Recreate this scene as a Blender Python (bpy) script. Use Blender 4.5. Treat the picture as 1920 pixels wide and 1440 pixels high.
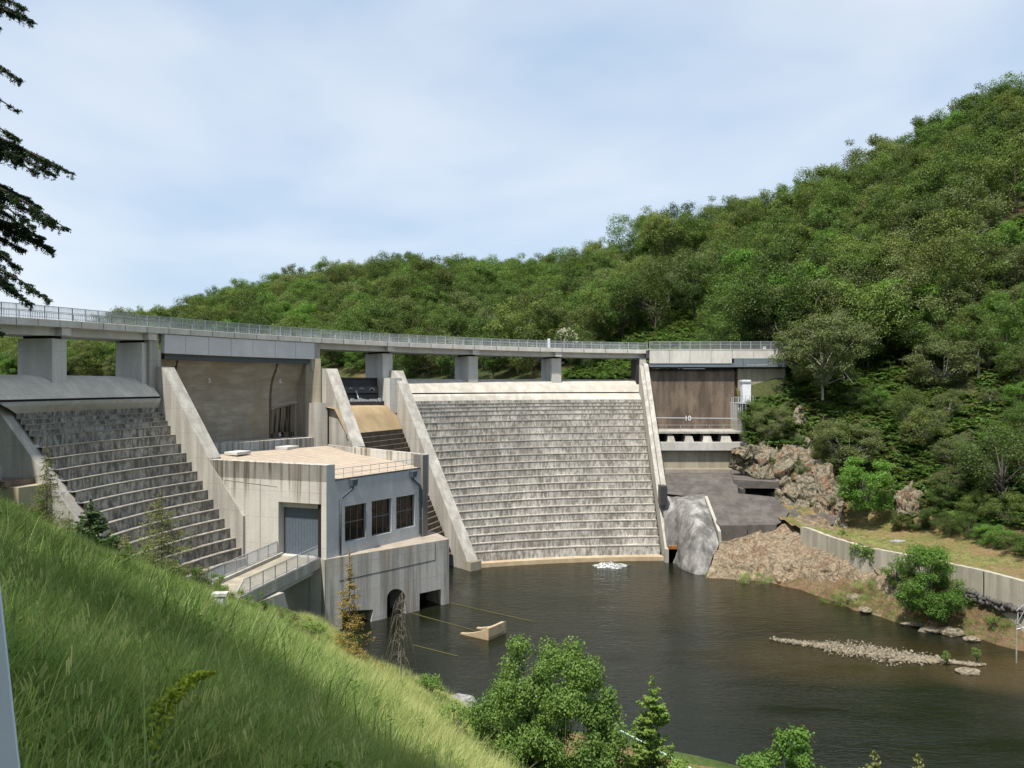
import bpy, math, random
import numpy as np
from mathutils import Vector, noise as mnoise
from mathutils.geometry import tessellate_polygon

# ------------------------------------------------------------------ camera, sky, sun, exposure
sc = bpy.context.scene
for o in list(bpy.data.objects): bpy.data.objects.remove(o)
cam_d = bpy.data.cameras.new('camera'); cam = bpy.data.objects.new('camera', cam_d)
sc.collection.objects.link(cam); sc.camera = cam
cam.location = (0, 0, 0); cam.rotation_euler = (math.radians(90), 0, 0)
cam_d.sensor_width = 36; cam_d.lens = 27; cam_d.shift_y = 1 / 1920
cam_d.clip_start = 0.05; cam_d.clip_end = 3000

SUN_AZ = (-0.50, -0.866)      # horizontal direction towards the sun (behind the viewer, to the left)
SUN_EL = 64.0
_h = math.hypot(*SUN_AZ)
sun_dir = Vector((SUN_AZ[0] / _h * math.cos(math.radians(SUN_EL)), SUN_AZ[1] / _h * math.cos(math.radians(SUN_EL)), math.sin(math.radians(SUN_EL))))
sd = bpy.data.lights.new('sun', 'SUN'); sd.energy = 3.4; sd.angle = math.radians(1.5); sd.color = (1.0, 0.94, 0.85)
sun = bpy.data.objects.new('sun', sd); sc.collection.objects.link(sun)
sun.rotation_euler = (-sun_dir).to_track_quat('-Z', 'Y').to_euler(); sun.location = (-60, -60, 90)

w = bpy.data.worlds.new('World'); sc.world = w; w.use_nodes = True
nt = w.node_tree; nt.nodes.clear()
def wn(t, **k):
    n = nt.nodes.new(t)
    for a, b in k.items(): setattr(n, a, b)
    return n
sky = wn('ShaderNodeTexSky', sky_type='NISHITA', sun_disc=False, sun_elevation=math.radians(SUN_EL),
         sun_rotation=math.atan2(SUN_AZ[0], SUN_AZ[1]), air_density=1.0, dust_density=1.5, ozone_density=1.2)
tc = wn('ShaderNodeTexCoord')
mp = wn('ShaderNodeMapping'); mp.inputs['Scale'].default_value = (1.0, 1.0, 2.6); mp.inputs['Rotation'].default_value = (0.1, -0.42, 0.3)
n1 = wn('ShaderNodeTexNoise'); n1.inputs['Scale'].default_value = 1.5; n1.inputs['Detail'].default_value = 7; n1.inputs['Roughness'].default_value = 0.45; n1.inputs['Distortion'].default_value = 0.25
rp = wn('ShaderNodeValToRGB'); rp.color_ramp.elements[0].position = 0.43; rp.color_ramp.elements[0].color = (0.0,) * 3 + (1,); rp.color_ramp.elements[1].position = 0.59; rp.color_ramp.elements[1].color = (1.0,) * 3 + (1,)
mx = wn('ShaderNodeMix', data_type='RGBA'); bg = wn('ShaderNodeBackground'); wo = wn('ShaderNodeOutputWorld')
mx.inputs[0].default_value = 0.8
m0 = wn('ShaderNodeMix', data_type='RGBA'); m0.inputs[6].default_value = (2.45, 3.15, 4.0, 1); m0.inputs[7].default_value = (3.85, 4.15, 4.55, 1)
nt.links.new(tc.outputs['Generated'], mp.inputs[0]); nt.links.new(mp.outputs[0], n1.inputs['Vector'])
nt.links.new(n1.outputs[0], rp.inputs[0]); nt.links.new(rp.outputs[0], m0.inputs[0]); nt.links.new(m0.outputs[2], mx.inputs[7])
nt.links.new(sky.outputs[0], mx.inputs[6]); nt.links.new(mx.outputs[2], bg.inputs[0])
bg.inputs[1].default_value = 0.104; nt.links.new(bg.outputs[0], wo.inputs[0])
sc.view_settings.view_transform = 'Standard'; sc.view_settings.look = 'None'
sc.view_settings.exposure = 1.05; sc.view_settings.gamma = 1; sc.view_settings.use_curve_mapping = False
sc.cycles.use_denoising = True
sc.cycles.max_bounces = 5; sc.cycles.diffuse_bounces = 2; sc.cycles.glossy_bounces = 2; sc.cycles.transmission_bounces = 3; sc.cycles.transparent_max_bounces = 4

# ------------------------------------------------------------------ helpers
HZ = 719.0; F = 1440.0
def P(u, v, D): return ((u - 960) / F * D, D, (HZ - v) / F * D)
def PZ(u, v, z): D = z * F / (HZ - v); return ((u - 960) / F * D, D, z)
def XY(u, D): return ((u - 960) / F * D, D)
WATER = -23.5
rng = np.random.default_rng(7)
random.seed(7)

def tag(o, label=None, cat=None, group=None, kind=None):
    if label: o['label'] = label
    if cat: o['category'] = cat
    if group: o['group'] = group
    if kind: o['kind'] = kind
    return o
def empty(name, loc, label, cat, group=None):
    o = bpy.data.objects.new(name, None); sc.collection.objects.link(o); o.location = loc
    o.empty_display_size = 0.3
    return tag(o, label, cat, group)
def link(o, parent=None):
    sc.collection.objects.link(o)
    if parent is not None:
        o.parent = parent
        # meshes are written in world coordinates: cancel the offset of the chain of parents
        off = Vector((0, 0, 0)); p = parent
        while p is not None: off += p.location; p = p.parent
        o.location = -off
    return o
class MB:
    def __init__(s): s.v = []; s.f = []
    def add(s, vs, fs):
        b = len(s.v); s.v += [tuple(v) for v in vs]; s.f += [tuple(i + b for i in f) for f in fs]; return s
    def box(s, x0, x1, y0, y1, z0, z1):
        return s.add([(x0,y0,z0),(x1,y0,z0),(x1,y1,z0),(x0,y1,z0),(x0,y0,z1),(x1,y0,z1),(x1,y1,z1),(x0,y1,z1)],
                     [(3,2,1,0),(4,5,6,7),(0,1,5,4),(1,2,6,5),(2,3,7,6),(3,0,4,7)])
    def hexa(s, b4, t4):
        return s.add(list(b4) + list(t4), [(3,2,1,0),(4,5,6,7),(0,1,5,4),(1,2,6,5),(2,3,7,6),(3,0,4,7)])
    def prism(s, poly, z0, z1):        # poly: plan outline, anticlockwise; z0/z1 numbers or lists
        n = len(poly); z0 = [z0]*n if np.isscalar(z0) else z0; z1 = [z1]*n if np.isscalar(z1) else z1
        vs = [(p[0],p[1],z) for p,z in zip(poly,z0)] + [(p[0],p[1],z) for p,z in zip(poly,z1)]
        return s.add(vs, [tuple(range(n-1,-1,-1)), tuple(range(n,2*n))] + [(i,(i+1)%n,n+(i+1)%n,n+i) for i in range(n)])
    def obox(s, c, ax, l, wd, z0, z1):  # oriented box: centre (x,y), axis unit (x,y), length, width
        nx, ny = -ax[1], ax[0]; pts = []
        for a, b in ((-.5,-.5),(.5,-.5),(.5,.5),(-.5,.5)): pts.append((c[0]+ax[0]*l*a+nx*wd*b, c[1]+ax[1]*l*a+ny*wd*b))
        return s.prism(pts, z0, z1)
    def bar(s, p, q, wd, h=None):
        h = h or wd; p = Vector(p); q = Vector(q); d = (q-p).normalized()
        a = d.cross(Vector((0,0,1)));
        if a.length < 1e-3: a = Vector((1,0,0))
        a.normalize(); b = a.cross(d).normalized(); vs = []
        for c in (p, q):
            for i, j in ((-1,-1),(1,-1),(1,1),(-1,1)): vs.append(c + a*wd/2*i + b*h/2*j)
        return s.add(vs, [(3,2,1,0),(4,5,6,7),(0,1,5,4),(1,2,6,5),(2,3,7,6),(3,0,4,7)])
    def tube(s, pts, rs, n=6):
        pts = [Vector(p) for p in pts]; rs = [rs]*len(pts) if np.isscalar(rs) else rs; vs = []; fs = []
        for i, p in enumerate(pts):
            d = (pts[min(i+1,len(pts)-1)] - pts[max(i-1,0)]).normalized()
            a = d.cross(Vector((0.31,0.11,1)) if abs(d.z) < .95 else Vector((1,0,0))).normalized(); b = d.cross(a)
            for k in range(n): t = 2*math.pi*k/n; vs.append(p + (a*math.cos(t) + b*math.sin(t))*rs[i])
        for i in range(len(pts)-1):
            for k in range(n): fs.append((i*n+k, i*n+(k+1)%n, (i+1)*n+(k+1)%n, (i+1)*n+k))
        fs.append(tuple(range(n-1,-1,-1))); fs.append(tuple(range((len(pts)-1)*n, len(pts)*n)))
        return s.add(vs, fs)
    def loft(s, rows):
        m = len(rows[0]); vs = [p for r in rows for p in r]
        return s.add(vs, [(i*m+j, (i+1)*m+j, (i+1)*m+j+1, i*m+j+1) for i in range(len(rows)-1) for j in range(m-1)])
    def build(s, name, mat, parent=None, smooth=False, bevel=0):
        me = bpy.data.meshes.new(name); me.from_pydata(s.v, [], s.f); me.materials.append(mat)
        if smooth: me.polygons.foreach_set('use_smooth', [True]*len(me.polygons))
        o = bpy.data.objects.new(name, me); link(o, parent)
        if bevel:
            m = o.modifiers.new('bevel', 'BEVEL'); m.width = bevel; m.segments = 1; m.limit_method = 'ANGLE'
        return o
def np_mesh(name, V, Q, mat, attr=None, smooth=False):
    V = np.asarray(V, np.float32); Q = np.asarray(Q, np.int32); k = Q.shape[1]
    me = bpy.data.meshes.new(name); me.vertices.add(len(V)); me.vertices.foreach_set('co', V.ravel())
    me.loops.add(Q.size); me.loops.foreach_set('vertex_index', Q.ravel())
    me.polygons.add(len(Q)); me.polygons.foreach_set('loop_start', np.arange(0, Q.size, k, dtype=np.int32)); me.polygons.foreach_set('loop_total', np.full(len(Q), k, np.int32))
    if attr is not None:
        a = me.attributes.new('v', 'FLOAT', 'FACE'); a.data.foreach_set('value', np.asarray(attr, np.float32))
    me.update(calc_edges=True); me.validate()
    if mat: me.materials.append(mat)
    if smooth: me.polygons.foreach_set('use_smooth', [True]*len(me.polygons))
    return me
def mesh_obj(name, me, parent=None): return link(bpy.data.objects.new(name, me), parent)

# ------------------------------------------------------------------ materials
class NB:
    def __init__(s, name):
        s.m = bpy.data.materials.new(name); s.m.use_nodes = True; s.t = s.m.node_tree; s.t.nodes.clear()
        s.out = s.n('ShaderNodeOutputMaterial')
    def n(s, t, **k):
        x = s.t.nodes.new(t)
        for a, b in k.items(): setattr(x, a, b)
        return x
    def l(s, a, b): s.t.links.new(a, b)
    def coord(s, scale=(1,1,1), loc=(0,0,0), rot=(0,0,0), src='Object'):
        c = s.n('ShaderNodeTexCoord'); m = s.n('ShaderNodeMapping'); m.inputs['Scale'].default_value = scale
        m.inputs['Location'].default_value = loc; m.inputs['Rotation'].default_value = rot
        s.l(c.outputs[src], m.inputs[0]); return m.outputs[0]
    def noise(s, vec, scale, detail=4, rough=.55, dist=0):
        x = s.n('ShaderNodeTexNoise'); x.inputs['Scale'].default_value = scale; x.inputs['Detail'].default_value = detail
        x.inputs['Roughness'].default_value = rough; x.inputs['Distortion'].default_value = dist; s.l(vec, x.inputs['Vector']); return x.outputs[0]
    def ramp(s, fac, stops):
        r = s.n('ShaderNodeValToRGB'); e = r.color_ramp.elements
        while len(e) < len(stops): e.new(0.5)
        for el, (p, c) in zip(e, stops): el.position = p; el.color = tuple(c) + (1,) if not np.isscalar(c) else (c, c, c, 1)
        s.l(fac, r.inputs[0]); return r.outputs[0]
    def mix(s, fac, a, b, mode='MIX'):
        x = s.n('ShaderNodeMix', data_type='RGBA', blend_type=mode)
        for sock, val in ((x.inputs[0], fac), (x.inputs[6], a), (x.inputs[7], b)):
            if hasattr(val, 'links') or hasattr(val, 'is_linked'): s.l(val, sock)
            elif np.isscalar(val): sock.default_value = val
            else: sock.default_value = tuple(val) + (1,)
        return x.outputs[2]
    def math(s, op, a, b=0.0, c=None):
        x = s.n('ShaderNodeMath', operation=op)
        for i, val in enumerate((a, b) if c is None else (a, b, c)):
            if hasattr(val, 'is_linked'): s.l(val, x.inputs[i])
            else: x.inputs[i].default_value = val
        return x.outputs[0]
    def finish(s, col, rough=.85, bump=None, bstr=.3, bdist=.05, spec=.3, metal=0):
        p = s.n('ShaderNodeBsdfPrincipled')
        if hasattr(col, 'is_linked'): s.l(col, p.inputs['Base Color'])
        else: p.inputs['Base Color'].default_value = tuple(col) + (1,)
        if hasattr(rough, 'is_linked'): s.l(rough, p.inputs['Roughness'])
        else: p.inputs['Roughness'].default_value = rough
        p.inputs['Specular IOR Level'].default_value = spec; p.inputs['Metallic'].default_value = metal
        if bump is not None:
            b = s.n('ShaderNodeBump'); b.inputs['Strength'].default_value = bstr; b.inputs['Distance'].default_value = bdist
            s.l(bump, b.inputs['Height']); s.l(b.outputs[0], p.inputs['Normal'])
        s.l(p.outputs[0], s.out.inputs[0]); return s.m

def concrete(name, light, dark, streak=.5, sx=1.3, sz=.09, lines=0, patch=.4, stain=None, fine=9.0, zstep=0, zoff=0, rise=1, contrast=(.42,.62), vlines=0, top=None):
    b = NB(name); O = b.coord(); 
    if zstep:      # streaks that start afresh on each riser
        sep = b.n('ShaderNodeSeparateXYZ'); b.l(O, sep.inputs[0])
        k = b.n('ShaderNodeAttribute', attribute_name='v').outputs['Fac']; fr = b.math('MULTIPLY', sep.outputs[2], 2.6)
        cb = b.n('ShaderNodeCombineXYZ'); b.l(b.math('MULTIPLY', sep.outputs[0], sx), cb.inputs[0]); b.l(b.math('MULTIPLY', sep.outputs[1], sx), cb.inputs[1])
        b.l(b.math('MULTIPLY_ADD', k, 7.31, b.math('MULTIPLY', fr, .35)), cb.inputs[2]); st = b.noise(cb.outputs[0], 1.0, 7, .68, .35); st = b.math('ADD', b.math('MULTIPLY', st, .75), b.math('MULTIPLY', b.noise(O, .35, 5, .6), .25))
    else:
        st = b.noise(b.coord((sx, sx, sz)), 1.0, 5, .62)
    pt = b.noise(O, .22, 4, .6); fn = b.noise(O, fine, 4, .6)
    base = b.mix(b.ramp(pt, [(.35, 0), (.65, 1)]), light, tuple(c * (1 - patch * .5) for c in light))
    sf = b.ramp(st, [(contrast[0], 1), (contrast[1], 0)])
    sfm = b.math('MULTIPLY', sf, streak)
    if top:       # rain streaks that run down from the coping
        st_ = b.n('ShaderNodeSeparateXYZ'); b.l(O, st_.inputs[0]); dpt = b.math('DIVIDE', b.math('SUBTRACT', top[0], st_.outputs[2]), top[1])
        n2 = b.noise(b.coord((.8,.8,.02), loc=(3,1,0)), 1.0, 3); lim = b.math('MULTIPLY', b.ramp(n2, [(.3,0),(.65,1)]), 1.6)
        sfm = b.math('MULTIPLY', sfm, b.math('ADD', .12, b.ramp(b.math('SUBTRACT', lim, dpt), [(.0,0),(.5,1)])))
    col = b.mix(sfm, base, dark)
    if stain:
        s2 = b.noise(b.coord((.35, .35, .12), loc=(4, 2, 8)), 1.0, 4, .6)
        col = b.mix(b.math('MULTIPLY', b.ramp(s2, [(.48, 0), (.66, 1)]), .75), col, stain)
    if lines:
        sep2 = b.n('ShaderNodeSeparateXYZ'); b.l(O, sep2.inputs[0])
        fz = b.math('FRACT', b.math('DIVIDE', sep2.outputs[2], lines)); ln = b.math('LESS_THAN', fz, .022 * 1.2 / lines)
        col = b.mix(b.math('MULTIPLY', ln, .45), col, tuple(c * .5 for c in dark))
    if vlines:
        sep3 = b.n('ShaderNodeSeparateXYZ'); b.l(O, sep3.inputs[0])
        fv = b.math('FRACT', b.math('DIVIDE', b.math('ADD', sep3.outputs[0], b.math('MULTIPLY', sep3.outputs[1], .9)), vlines)); lv = b.math('LESS_THAN', fv, .02)
        col = b.mix(b.math('MULTIPLY', lv, .5), col, tuple(c * .4 for c in dark))
    col = b.mix(.5, col, b.ramp(fn, [(.3, .55), (.7, 1.0)]), 'MULTIPLY')
    bp = b.math('ADD', b.math('MULTIPLY', fn, .5), st)
    return b.finish(col, .88, bp, .35, .04, .2)
M = {}
M['conc'] = concrete('concrete_pale', (.50,.48,.43), (.22,.205,.18), .55, 1.1, .07, lines=2.5, patch=.25)
M['conc_deck'] = concrete('concrete_deck', (.66,.64,.59), (.42,.40,.36), .5, .9, .3, patch=.2)
M['conc_grey'] = concrete('concrete_grey', (.62,.61,.575), (.42,.41,.385), .45, .9, .08, patch=.3, lines=3)
M['panel'] = concrete('panel_concrete', (.64,.65,.66), (.48,.485,.49), .4, .4, .2, patch=.25)
M['step'] = concrete('step_concrete', (.60,.575,.52), (.17,.155,.13), .9, 2.9, .1, patch=.5, zstep=1, rise=.95, zoff=.4, contrast=(.43,.575))
M['step_left'] = concrete('step_concrete_shade_side', (.50,.475,.42), (.11,.10,.085), .95, 2.5, .1, patch=.55, zstep=1, rise=.91, zoff=.2, contrast=(.43,.59))  # darker copy of the step concrete, shade of the left flight in its colour
M['crest'] = concrete('crest_concrete', (.58,.55,.49), (.36,.33,.28), .6, .9, .5, patch=.3, vlines=0)
M['crest_left'] = concrete('crest_concrete_shade_lifted', (.74,.70,.61), (.52,.46,.38), .7, .8, .5, patch=.4)  # paler than the main crest, to lighten the deck's shadow by colour
M['apron_slab'] = concrete('weir_lip_concrete', (.60,.59,.55), (.42,.40,.36), .6, .9, .5, patch=.3)
M['brown'] = concrete('brown_stained_concrete', (.42,.385,.31), (.23,.20,.15), .6, .35, 1.3, patch=.5, lines=1.9, stain=(.30,.24,.16))
M['dark_brown'] = concrete('dark_brown_stained_concrete', (.185,.145,.115), (.075,.055,.042), .75, .8, .10, patch=.4, stain=(.26,.20,.15), fine=5)
M['chute'] = concrete('ochre_chute_concrete', (.45,.34,.20), (.30,.215,.12), .6, .5, .3, patch=.3)
M['chute_step'] = concrete('dark_chute_steps', (.16,.13,.095), (.06,.05,.04), .6, 1.2, .3, patch=.3)
M['streaky'] = concrete('streaked_concrete', (.60,.58,.53), (.17,.135,.085), .85, 2.4, .04, lines=2.6, patch=.3, contrast=(.36,.56), vlines=3.6, top=(-7.5, 4.5))
M['blue'] = concrete('cool_grey_render', (.53,.55,.57), (.36,.37,.38), .55, .7, .25, patch=.3)  # cooler grey than the door wall, for window wall and corner pilaster
M['beige'] = concrete('beige_concrete', (.42,.38,.29), (.22,.20,.15), .6, .9, .12, patch=.3, lines=1.6)
M['retain'] = concrete('retaining_wall_concrete', (.50,.47,.38), (.24,.22,.18), .6, 1.2, .12, patch=.3)
M['base_block'] = concrete('intake_concrete', (.50,.485,.455), (.16,.15,.13), .75, 1.4, .075, lines=2.9, patch=.3, stain=(.38,.30,.20), contrast=(.36,.58))
M['apron'] = concrete('blackened_apron_concrete', (.135,.125,.115), (.05,.045,.04), .6, .6, .6, patch=.4, fine=3.5, stain=(.13,.115,.10))
M['ledge'] = concrete('ochre_ledge_concrete', (.42,.365,.30), (.26,.22,.18), .5, .8, .8, patch=.3)

def plain(name, c, rough=.6, metal=0, spec=.4, var=.15):
    b = NB(name); nz = b.noise(b.coord(), 3.0, 3)
    return b.finish(b.mix(b.ramp(nz, [(.3, 0), (.7, 1)]), c, tuple(x * (1 - var) for x in c)), rough, spec=spec, metal=metal)
M['rail'] = plain('galvanised_steel', (.42,.45,.48), .5, .2)
M['rail_light'] = plain('pale_steel', (.45,.47,.48), .5, .3)
M['steel_dark'] = plain('dark_blue_grey_steel', (.085,.105,.125), .5, .2)
M['gate_black'] = plain('black_painted_steel', (.022,.020,.022), .5, .2)
M['gate_rib'] = plain('worn_gate_steel', (.05,.047,.048), .5, .2)
M['grey_steel'] = plain('slate_grey_beam', (.16,.19,.215), .5, .2)
M['white'] = plain('white_cabinet_paint', (.72,.74,.78), .45)
M['cap'] = plain('grey_cabinet_roof', (.28,.29,.32), .6)
M['pipe'] = plain('slate_downpipe', (.085,.105,.135), .5)
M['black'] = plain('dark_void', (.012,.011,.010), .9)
M['glass'] = NB('dark_window_glass').finish((.008,.008,.009), .04, spec=.5)
M['frame'] = plain('window_bar_paint', (.13,.135,.14), .5)
M['asphalt'] = plain('road_asphalt', (.07,.07,.072), .9)
M['green_rail'] = plain('pale_green_rail', (.42,.58,.53), .45)
M['tan'] = concrete('tan_wet_concrete', (.52,.42,.28), (.30,.22,.13), .5, .8, .8, patch=.3)
M['post_grey'] = plain('grey_painted_post', (.56,.62,.70), .55, var=.06)
M['trunk'] = plain('bark', (.10,.085,.07), .9, var=.4)
M['cedar_bark'] = plain('dark_cedar_bark', (.035,.03,.025), .9)
M['trunk_pale'] = plain('pale_dead_wood', (.36,.33,.29), .9, var=.4)
b = NB('roof_tiles'); O = b.coord()
br = b.n('ShaderNodeTexBrick'); br.offset = 0.0; br.inputs['Scale'].default_value = 1.0; br.inputs['Brick Width'].default_value = 1.2; br.inputs['Row Height'].default_value = 1.0
br.inputs['Mortar Size'].default_value = .035; br.inputs['Color1'].default_value = (.38,.315,.25,1); br.inputs['Color2'].default_value = (.42,.35,.275,1); br.inputs['Mortar'].default_value = (.22,.17,.12,1)
b.l(b.coord(rot=(0,0,-.98)), br.inputs['Vector'])
M['roof'] = b.finish(b.mix(.5, br.outputs[0], b.ramp(b.noise(O, 1.1, 4), [(.3,.7),(.7,1.)]), 'MULTIPLY'), .9)
b = NB('corrugated_door'); wv = b.n('ShaderNodeTexWave', wave_type='BANDS', bands_direction='X'); wv.inputs['Scale'].default_value = 1.9; b.l(b.coord(), wv.inputs['Vector'])
M['door'] = b.finish(b.ramp(wv.outputs[0], [(.2,(.06,.08,.105)),(.8,(.15,.185,.225))]), .5, wv.outputs[0], .6, .05)

def leaf_mat(name, c0, c1, objvar=.35, transl=.35, tcol=None, yellow=None):
    b = NB(name); at = b.n('ShaderNodeAttribute', attribute_name='v'); oi = b.n('ShaderNodeObjectInfo')
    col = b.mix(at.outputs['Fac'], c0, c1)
    if yellow: col = b.mix(b.math('MULTIPLY', b.ramp(oi.outputs['Random'], [(.35,0),(1,1)]), .75), col, yellow)
    r2 = b.math('FRACT', b.math('MULTIPLY', oi.outputs['Random'], 17.3))
    col = b.mix(1.0, col, b.ramp(r2, [(0, 1 - objvar), (1, 1 + objvar * .6)]), 'MULTIPLY')
    df = b.n('ShaderNodeBsdfDiffuse'); tr = b.n('ShaderNodeBsdfTranslucent'); ms = b.n('ShaderNodeMixShader'); ms.inputs[0].default_value = transl
    gl = b.n('ShaderNodeBsdfGlossy'); gl.inputs['Roughness'].default_value = .55; gl.inputs['Color'].default_value = (.5,.5,.5,1); m2 = b.n('ShaderNodeMixShader'); m2.inputs[0].default_value = .035
    b.l(col, df.inputs[0]); b.l(b.mix(1.0, col, tcol or (1.0,1.15,.55), 'MULTIPLY'), tr.inputs[0])
    b.l(df.outputs[0], ms.inputs[1]); b.l(tr.outputs[0], ms.inputs[2]); b.l(ms.outputs[0], m2.inputs[1]); b.l(gl.outputs[0], m2.inputs[2])
    b.l(m2.outputs[0], b.out.inputs[0]); return b.m
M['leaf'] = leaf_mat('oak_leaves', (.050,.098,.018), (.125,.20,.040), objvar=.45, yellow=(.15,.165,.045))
M['leaf_olive'] = leaf_mat('olive_leaves', (.10,.13,.04), (.175,.205,.075), .3)
M['leaf_bright'] = leaf_mat('bright_leaves', (.06,.135,.02), (.155,.285,.045), .15)
M['leaf_near'] = leaf_mat('bank_shrub_leaves', (.08,.16,.03), (.18,.28,.06), .2)
M['conifer'] = leaf_mat('conifer_needles', (.04,.08,.025), (.085,.14,.045), .2, .2)
M['cedar'] = leaf_mat('cedar_needles', (.022,.045,.018), (.05,.085,.03), .1, .2)
M['larch'] = leaf_mat('golden_larch_needles', (.20,.15,.035), (.32,.23,.06), .2)
M['larch_green'] = leaf_mat('yellow_green_larch_needles', (.13,.15,.045), (.22,.23,.08), .2)
M['spruce_young'] = leaf_mat('young_spruce_needles', (.12,.21,.035), (.26,.38,.075), .15)
M['fern'] = leaf_mat('bracken', (.05,.125,.018), (.14,.25,.04), .4, yellow=(.13,.12,.035))
M['grass'] = leaf_mat('grass_blades', (.14,.225,.055), (.34,.44,.15), .4, .4)
M['grass_dry_sunlit'] = leaf_mat('pale_grass_blades', (.30,.36,.11), (.56,.56,.26), .2, .4)  # pale tufts: dry grass, and the sunlit band on the near slope
M['weed'] = leaf_mat('yellow_green_spire', (.22,.30,.02), (.42,.46,.05), .1, .4)
M['flower'] = leaf_mat('elder_flowers', (.6,.58,.45), (.75,.72,.6), .1, .3)

def ground_mat(name, cs, scale=.25, bump=.6, bd=.3, fine=3.0):
    b = NB(name); O = b.coord(); a = b.noise(O, scale, 6, .62); f = b.noise(O, fine, 5, .65)
    col = b.ramp(a, [(.28 + .44 * i / (len(cs)-1), c) for i, c in enumerate(cs)])
    col = b.mix(.75, col, b.ramp(f, [(.32,.45),(.68,1.15)]), 'MULTIPLY')
    return b.finish(col, .95, f, bump, bd, .1)
M['soil'] = ground_mat('grassy_soil', [(.04,.065,.02),(.07,.11,.03),(.10,.12,.04)])
M['hill'] = ground_mat('woodland_floor', [(.03,.045,.018),(.05,.065,.022),(.085,.085,.035),(.16,.10,.05)], .09)
M['terrace'] = ground_mat('dry_terrace_grass', [(.10,.11,.035),(.17,.14,.06),(.22,.155,.08),(.13,.125,.045)], .35)
M['bank'] = ground_mat('river_bank_earth', [(.07,.09,.025),(.13,.09,.05),(.18,.125,.075),(.09,.10,.03)], .45)
def rock_mat(name, cs, cracks=.5, scale=.5, bd=.35):
    b = NB(name); O = b.coord((1,1,1)); W = b.noise(O, scale, 7, .68, .6); f = b.noise(b.coord((1,1,.45), rot=(.2,.5,.3)), 2.2, 7, .72, 1.2)
    vo = b.n('ShaderNodeTexVoronoi', feature='DISTANCE_TO_EDGE'); vo.inputs['Scale'].default_value = .9
    wv = b.n('ShaderNodeVectorMath', operation='ADD'); nz = b.n('ShaderNodeTexNoise'); nz.inputs['Scale'].default_value = 1.0; b.l(O, nz.inputs['Vector']); b.l(O, wv.inputs[0]); b.l(nz.outputs['Color'], wv.inputs[1]); b.l(wv.outputs[0], vo.inputs['Vector'])
    col = b.ramp(W, [(.3 + .42 * i / (len(cs)-1), c) for i, c in enumerate(cs)])
    col = b.mix(1.0, col, b.ramp(f, [(.34,.35),(.62,1.2)]), 'MULTIPLY')
    col = b.mix(cracks, col, b.ramp(vo.outputs[0], [(0,.3),(.09,1)]), 'MULTIPLY')
    h = b.math('ADD', f, b.math('MULTIPLY', b.ramp(vo.outputs[0], [(0,0),(.12,1)]), .3))
    return b.finish(col, .9, h, .8, bd, .15)
M['cliff'] = rock_mat('cliff_rock', [(.10,.10,.075),(.20,.18,.13),(.26,.23,.17),(.23,.145,.09),(.15,.14,.10)])
M['outcrop'] = rock_mat('ochre_outcrop_rock', [(.13,.10,.07),(.22,.175,.12),(.30,.24,.165),(.19,.13,.085),(.25,.205,.145)], .3, .55)
M['bulge'] = concrete('white_stained_spillway_rock', (.23,.225,.21), (.10,.095,.09), .8, 1.3, .3, patch=.5, stain=(.44,.435,.42), fine=3.0)
_unused = rock_mat('white_stained_rock_spillway', [(.20,.195,.185),(.27,.26,.245),(.22,.215,.205),(.48,.475,.46),(.26,.25,.235)], .0, .8, .12)
M['boulder'] = rock_mat('grey_boulder_rock', [(.22,.22,.23),(.32,.32,.33),(.42,.42,.43)], .2, 1.2, .1)
M['stone'] = rock_mat('pale_river_stone', [(.15,.125,.09),(.23,.20,.145),(.30,.27,.21)], .1, 1.5, .05)

b = NB('river_water'); O = b.coord()
n_a = b.noise(b.coord((.55,1.5,1), rot=(0,0,.12)), 1.6, 3, .5, .4); n_b = b.noise(b.coord((1,2.2,1), rot=(0,0,-.35)), 3.2, 3, .55)
n_c = b.noise(b.coord((.10,.30,1), rot=(0,0,.1)), 1.0, 2)
hgt = b.math('ADD', n_a, b.math('MULTIPLY', n_b, .45))
deep = b.noise(b.coord((1,1,1), loc=(3,1,0)), .045, 3)
sep = b.n('ShaderNodeSeparateXYZ'); b.l(O, sep.inputs[0])
def blob(cx, cy, rx, ry):
    dx = b.math('POWER', b.math('DIVIDE', b.math('SUBTRACT', sep.outputs[0], cx), rx), 2.0); dy = b.math('POWER', b.math('DIVIDE', b.math('SUBTRACT', sep.outputs[1], cy), ry), 2.0)
    return b.ramp(b.math('ADD', dx, dy), [(.2,1),(1.0,0)])
shal = b.math('ADD', b.math('MULTIPLY', blob(30,66,16,7), .6), b.math('MULTIPLY', blob(22,84,16,12), .35)); shal = b.math('ADD', shal, b.math('MULTIPLY', blob(42,62,9,5), 1.0))
shal = b.math('MULTIPLY', b.math('MINIMUM', shal, 1.0), b.ramp(deep, [(.3,.6),(.6,1)]))
col = b.mix(shal, (.008,.010,.005), (.042,.031,.014))
p = b.n('ShaderNodeBsdfPrincipled'); b.l(col, p.inputs['Base Color']); p.inputs['Roughness'].default_value = .07; p.inputs['IOR'].default_value = 1.33
bm = b.n('ShaderNodeBump'); bm.inputs['Distance'].default_value = .16; b.l(hgt, bm.inputs['Height']); b.l(b.math('MULTIPLY', b.ramp(n_c, [(.3,.35),(.6,1)]), .50), bm.inputs['Strength']); b.l(bm.outputs[0], p.inputs['Normal'])
b.l(p.outputs[0], b.out.inputs[0]); M['water'] = b.m
b = NB('white_water_foam'); nz = b.noise(b.coord(), 5, 5); M['foam'] = b.finish(b.ramp(nz, [(.44,(.06,.06,.05)),(.53,(.40,.42,.40)),(.66,(.75,.77,.76))]), .5, nz, .8, .1)

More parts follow.
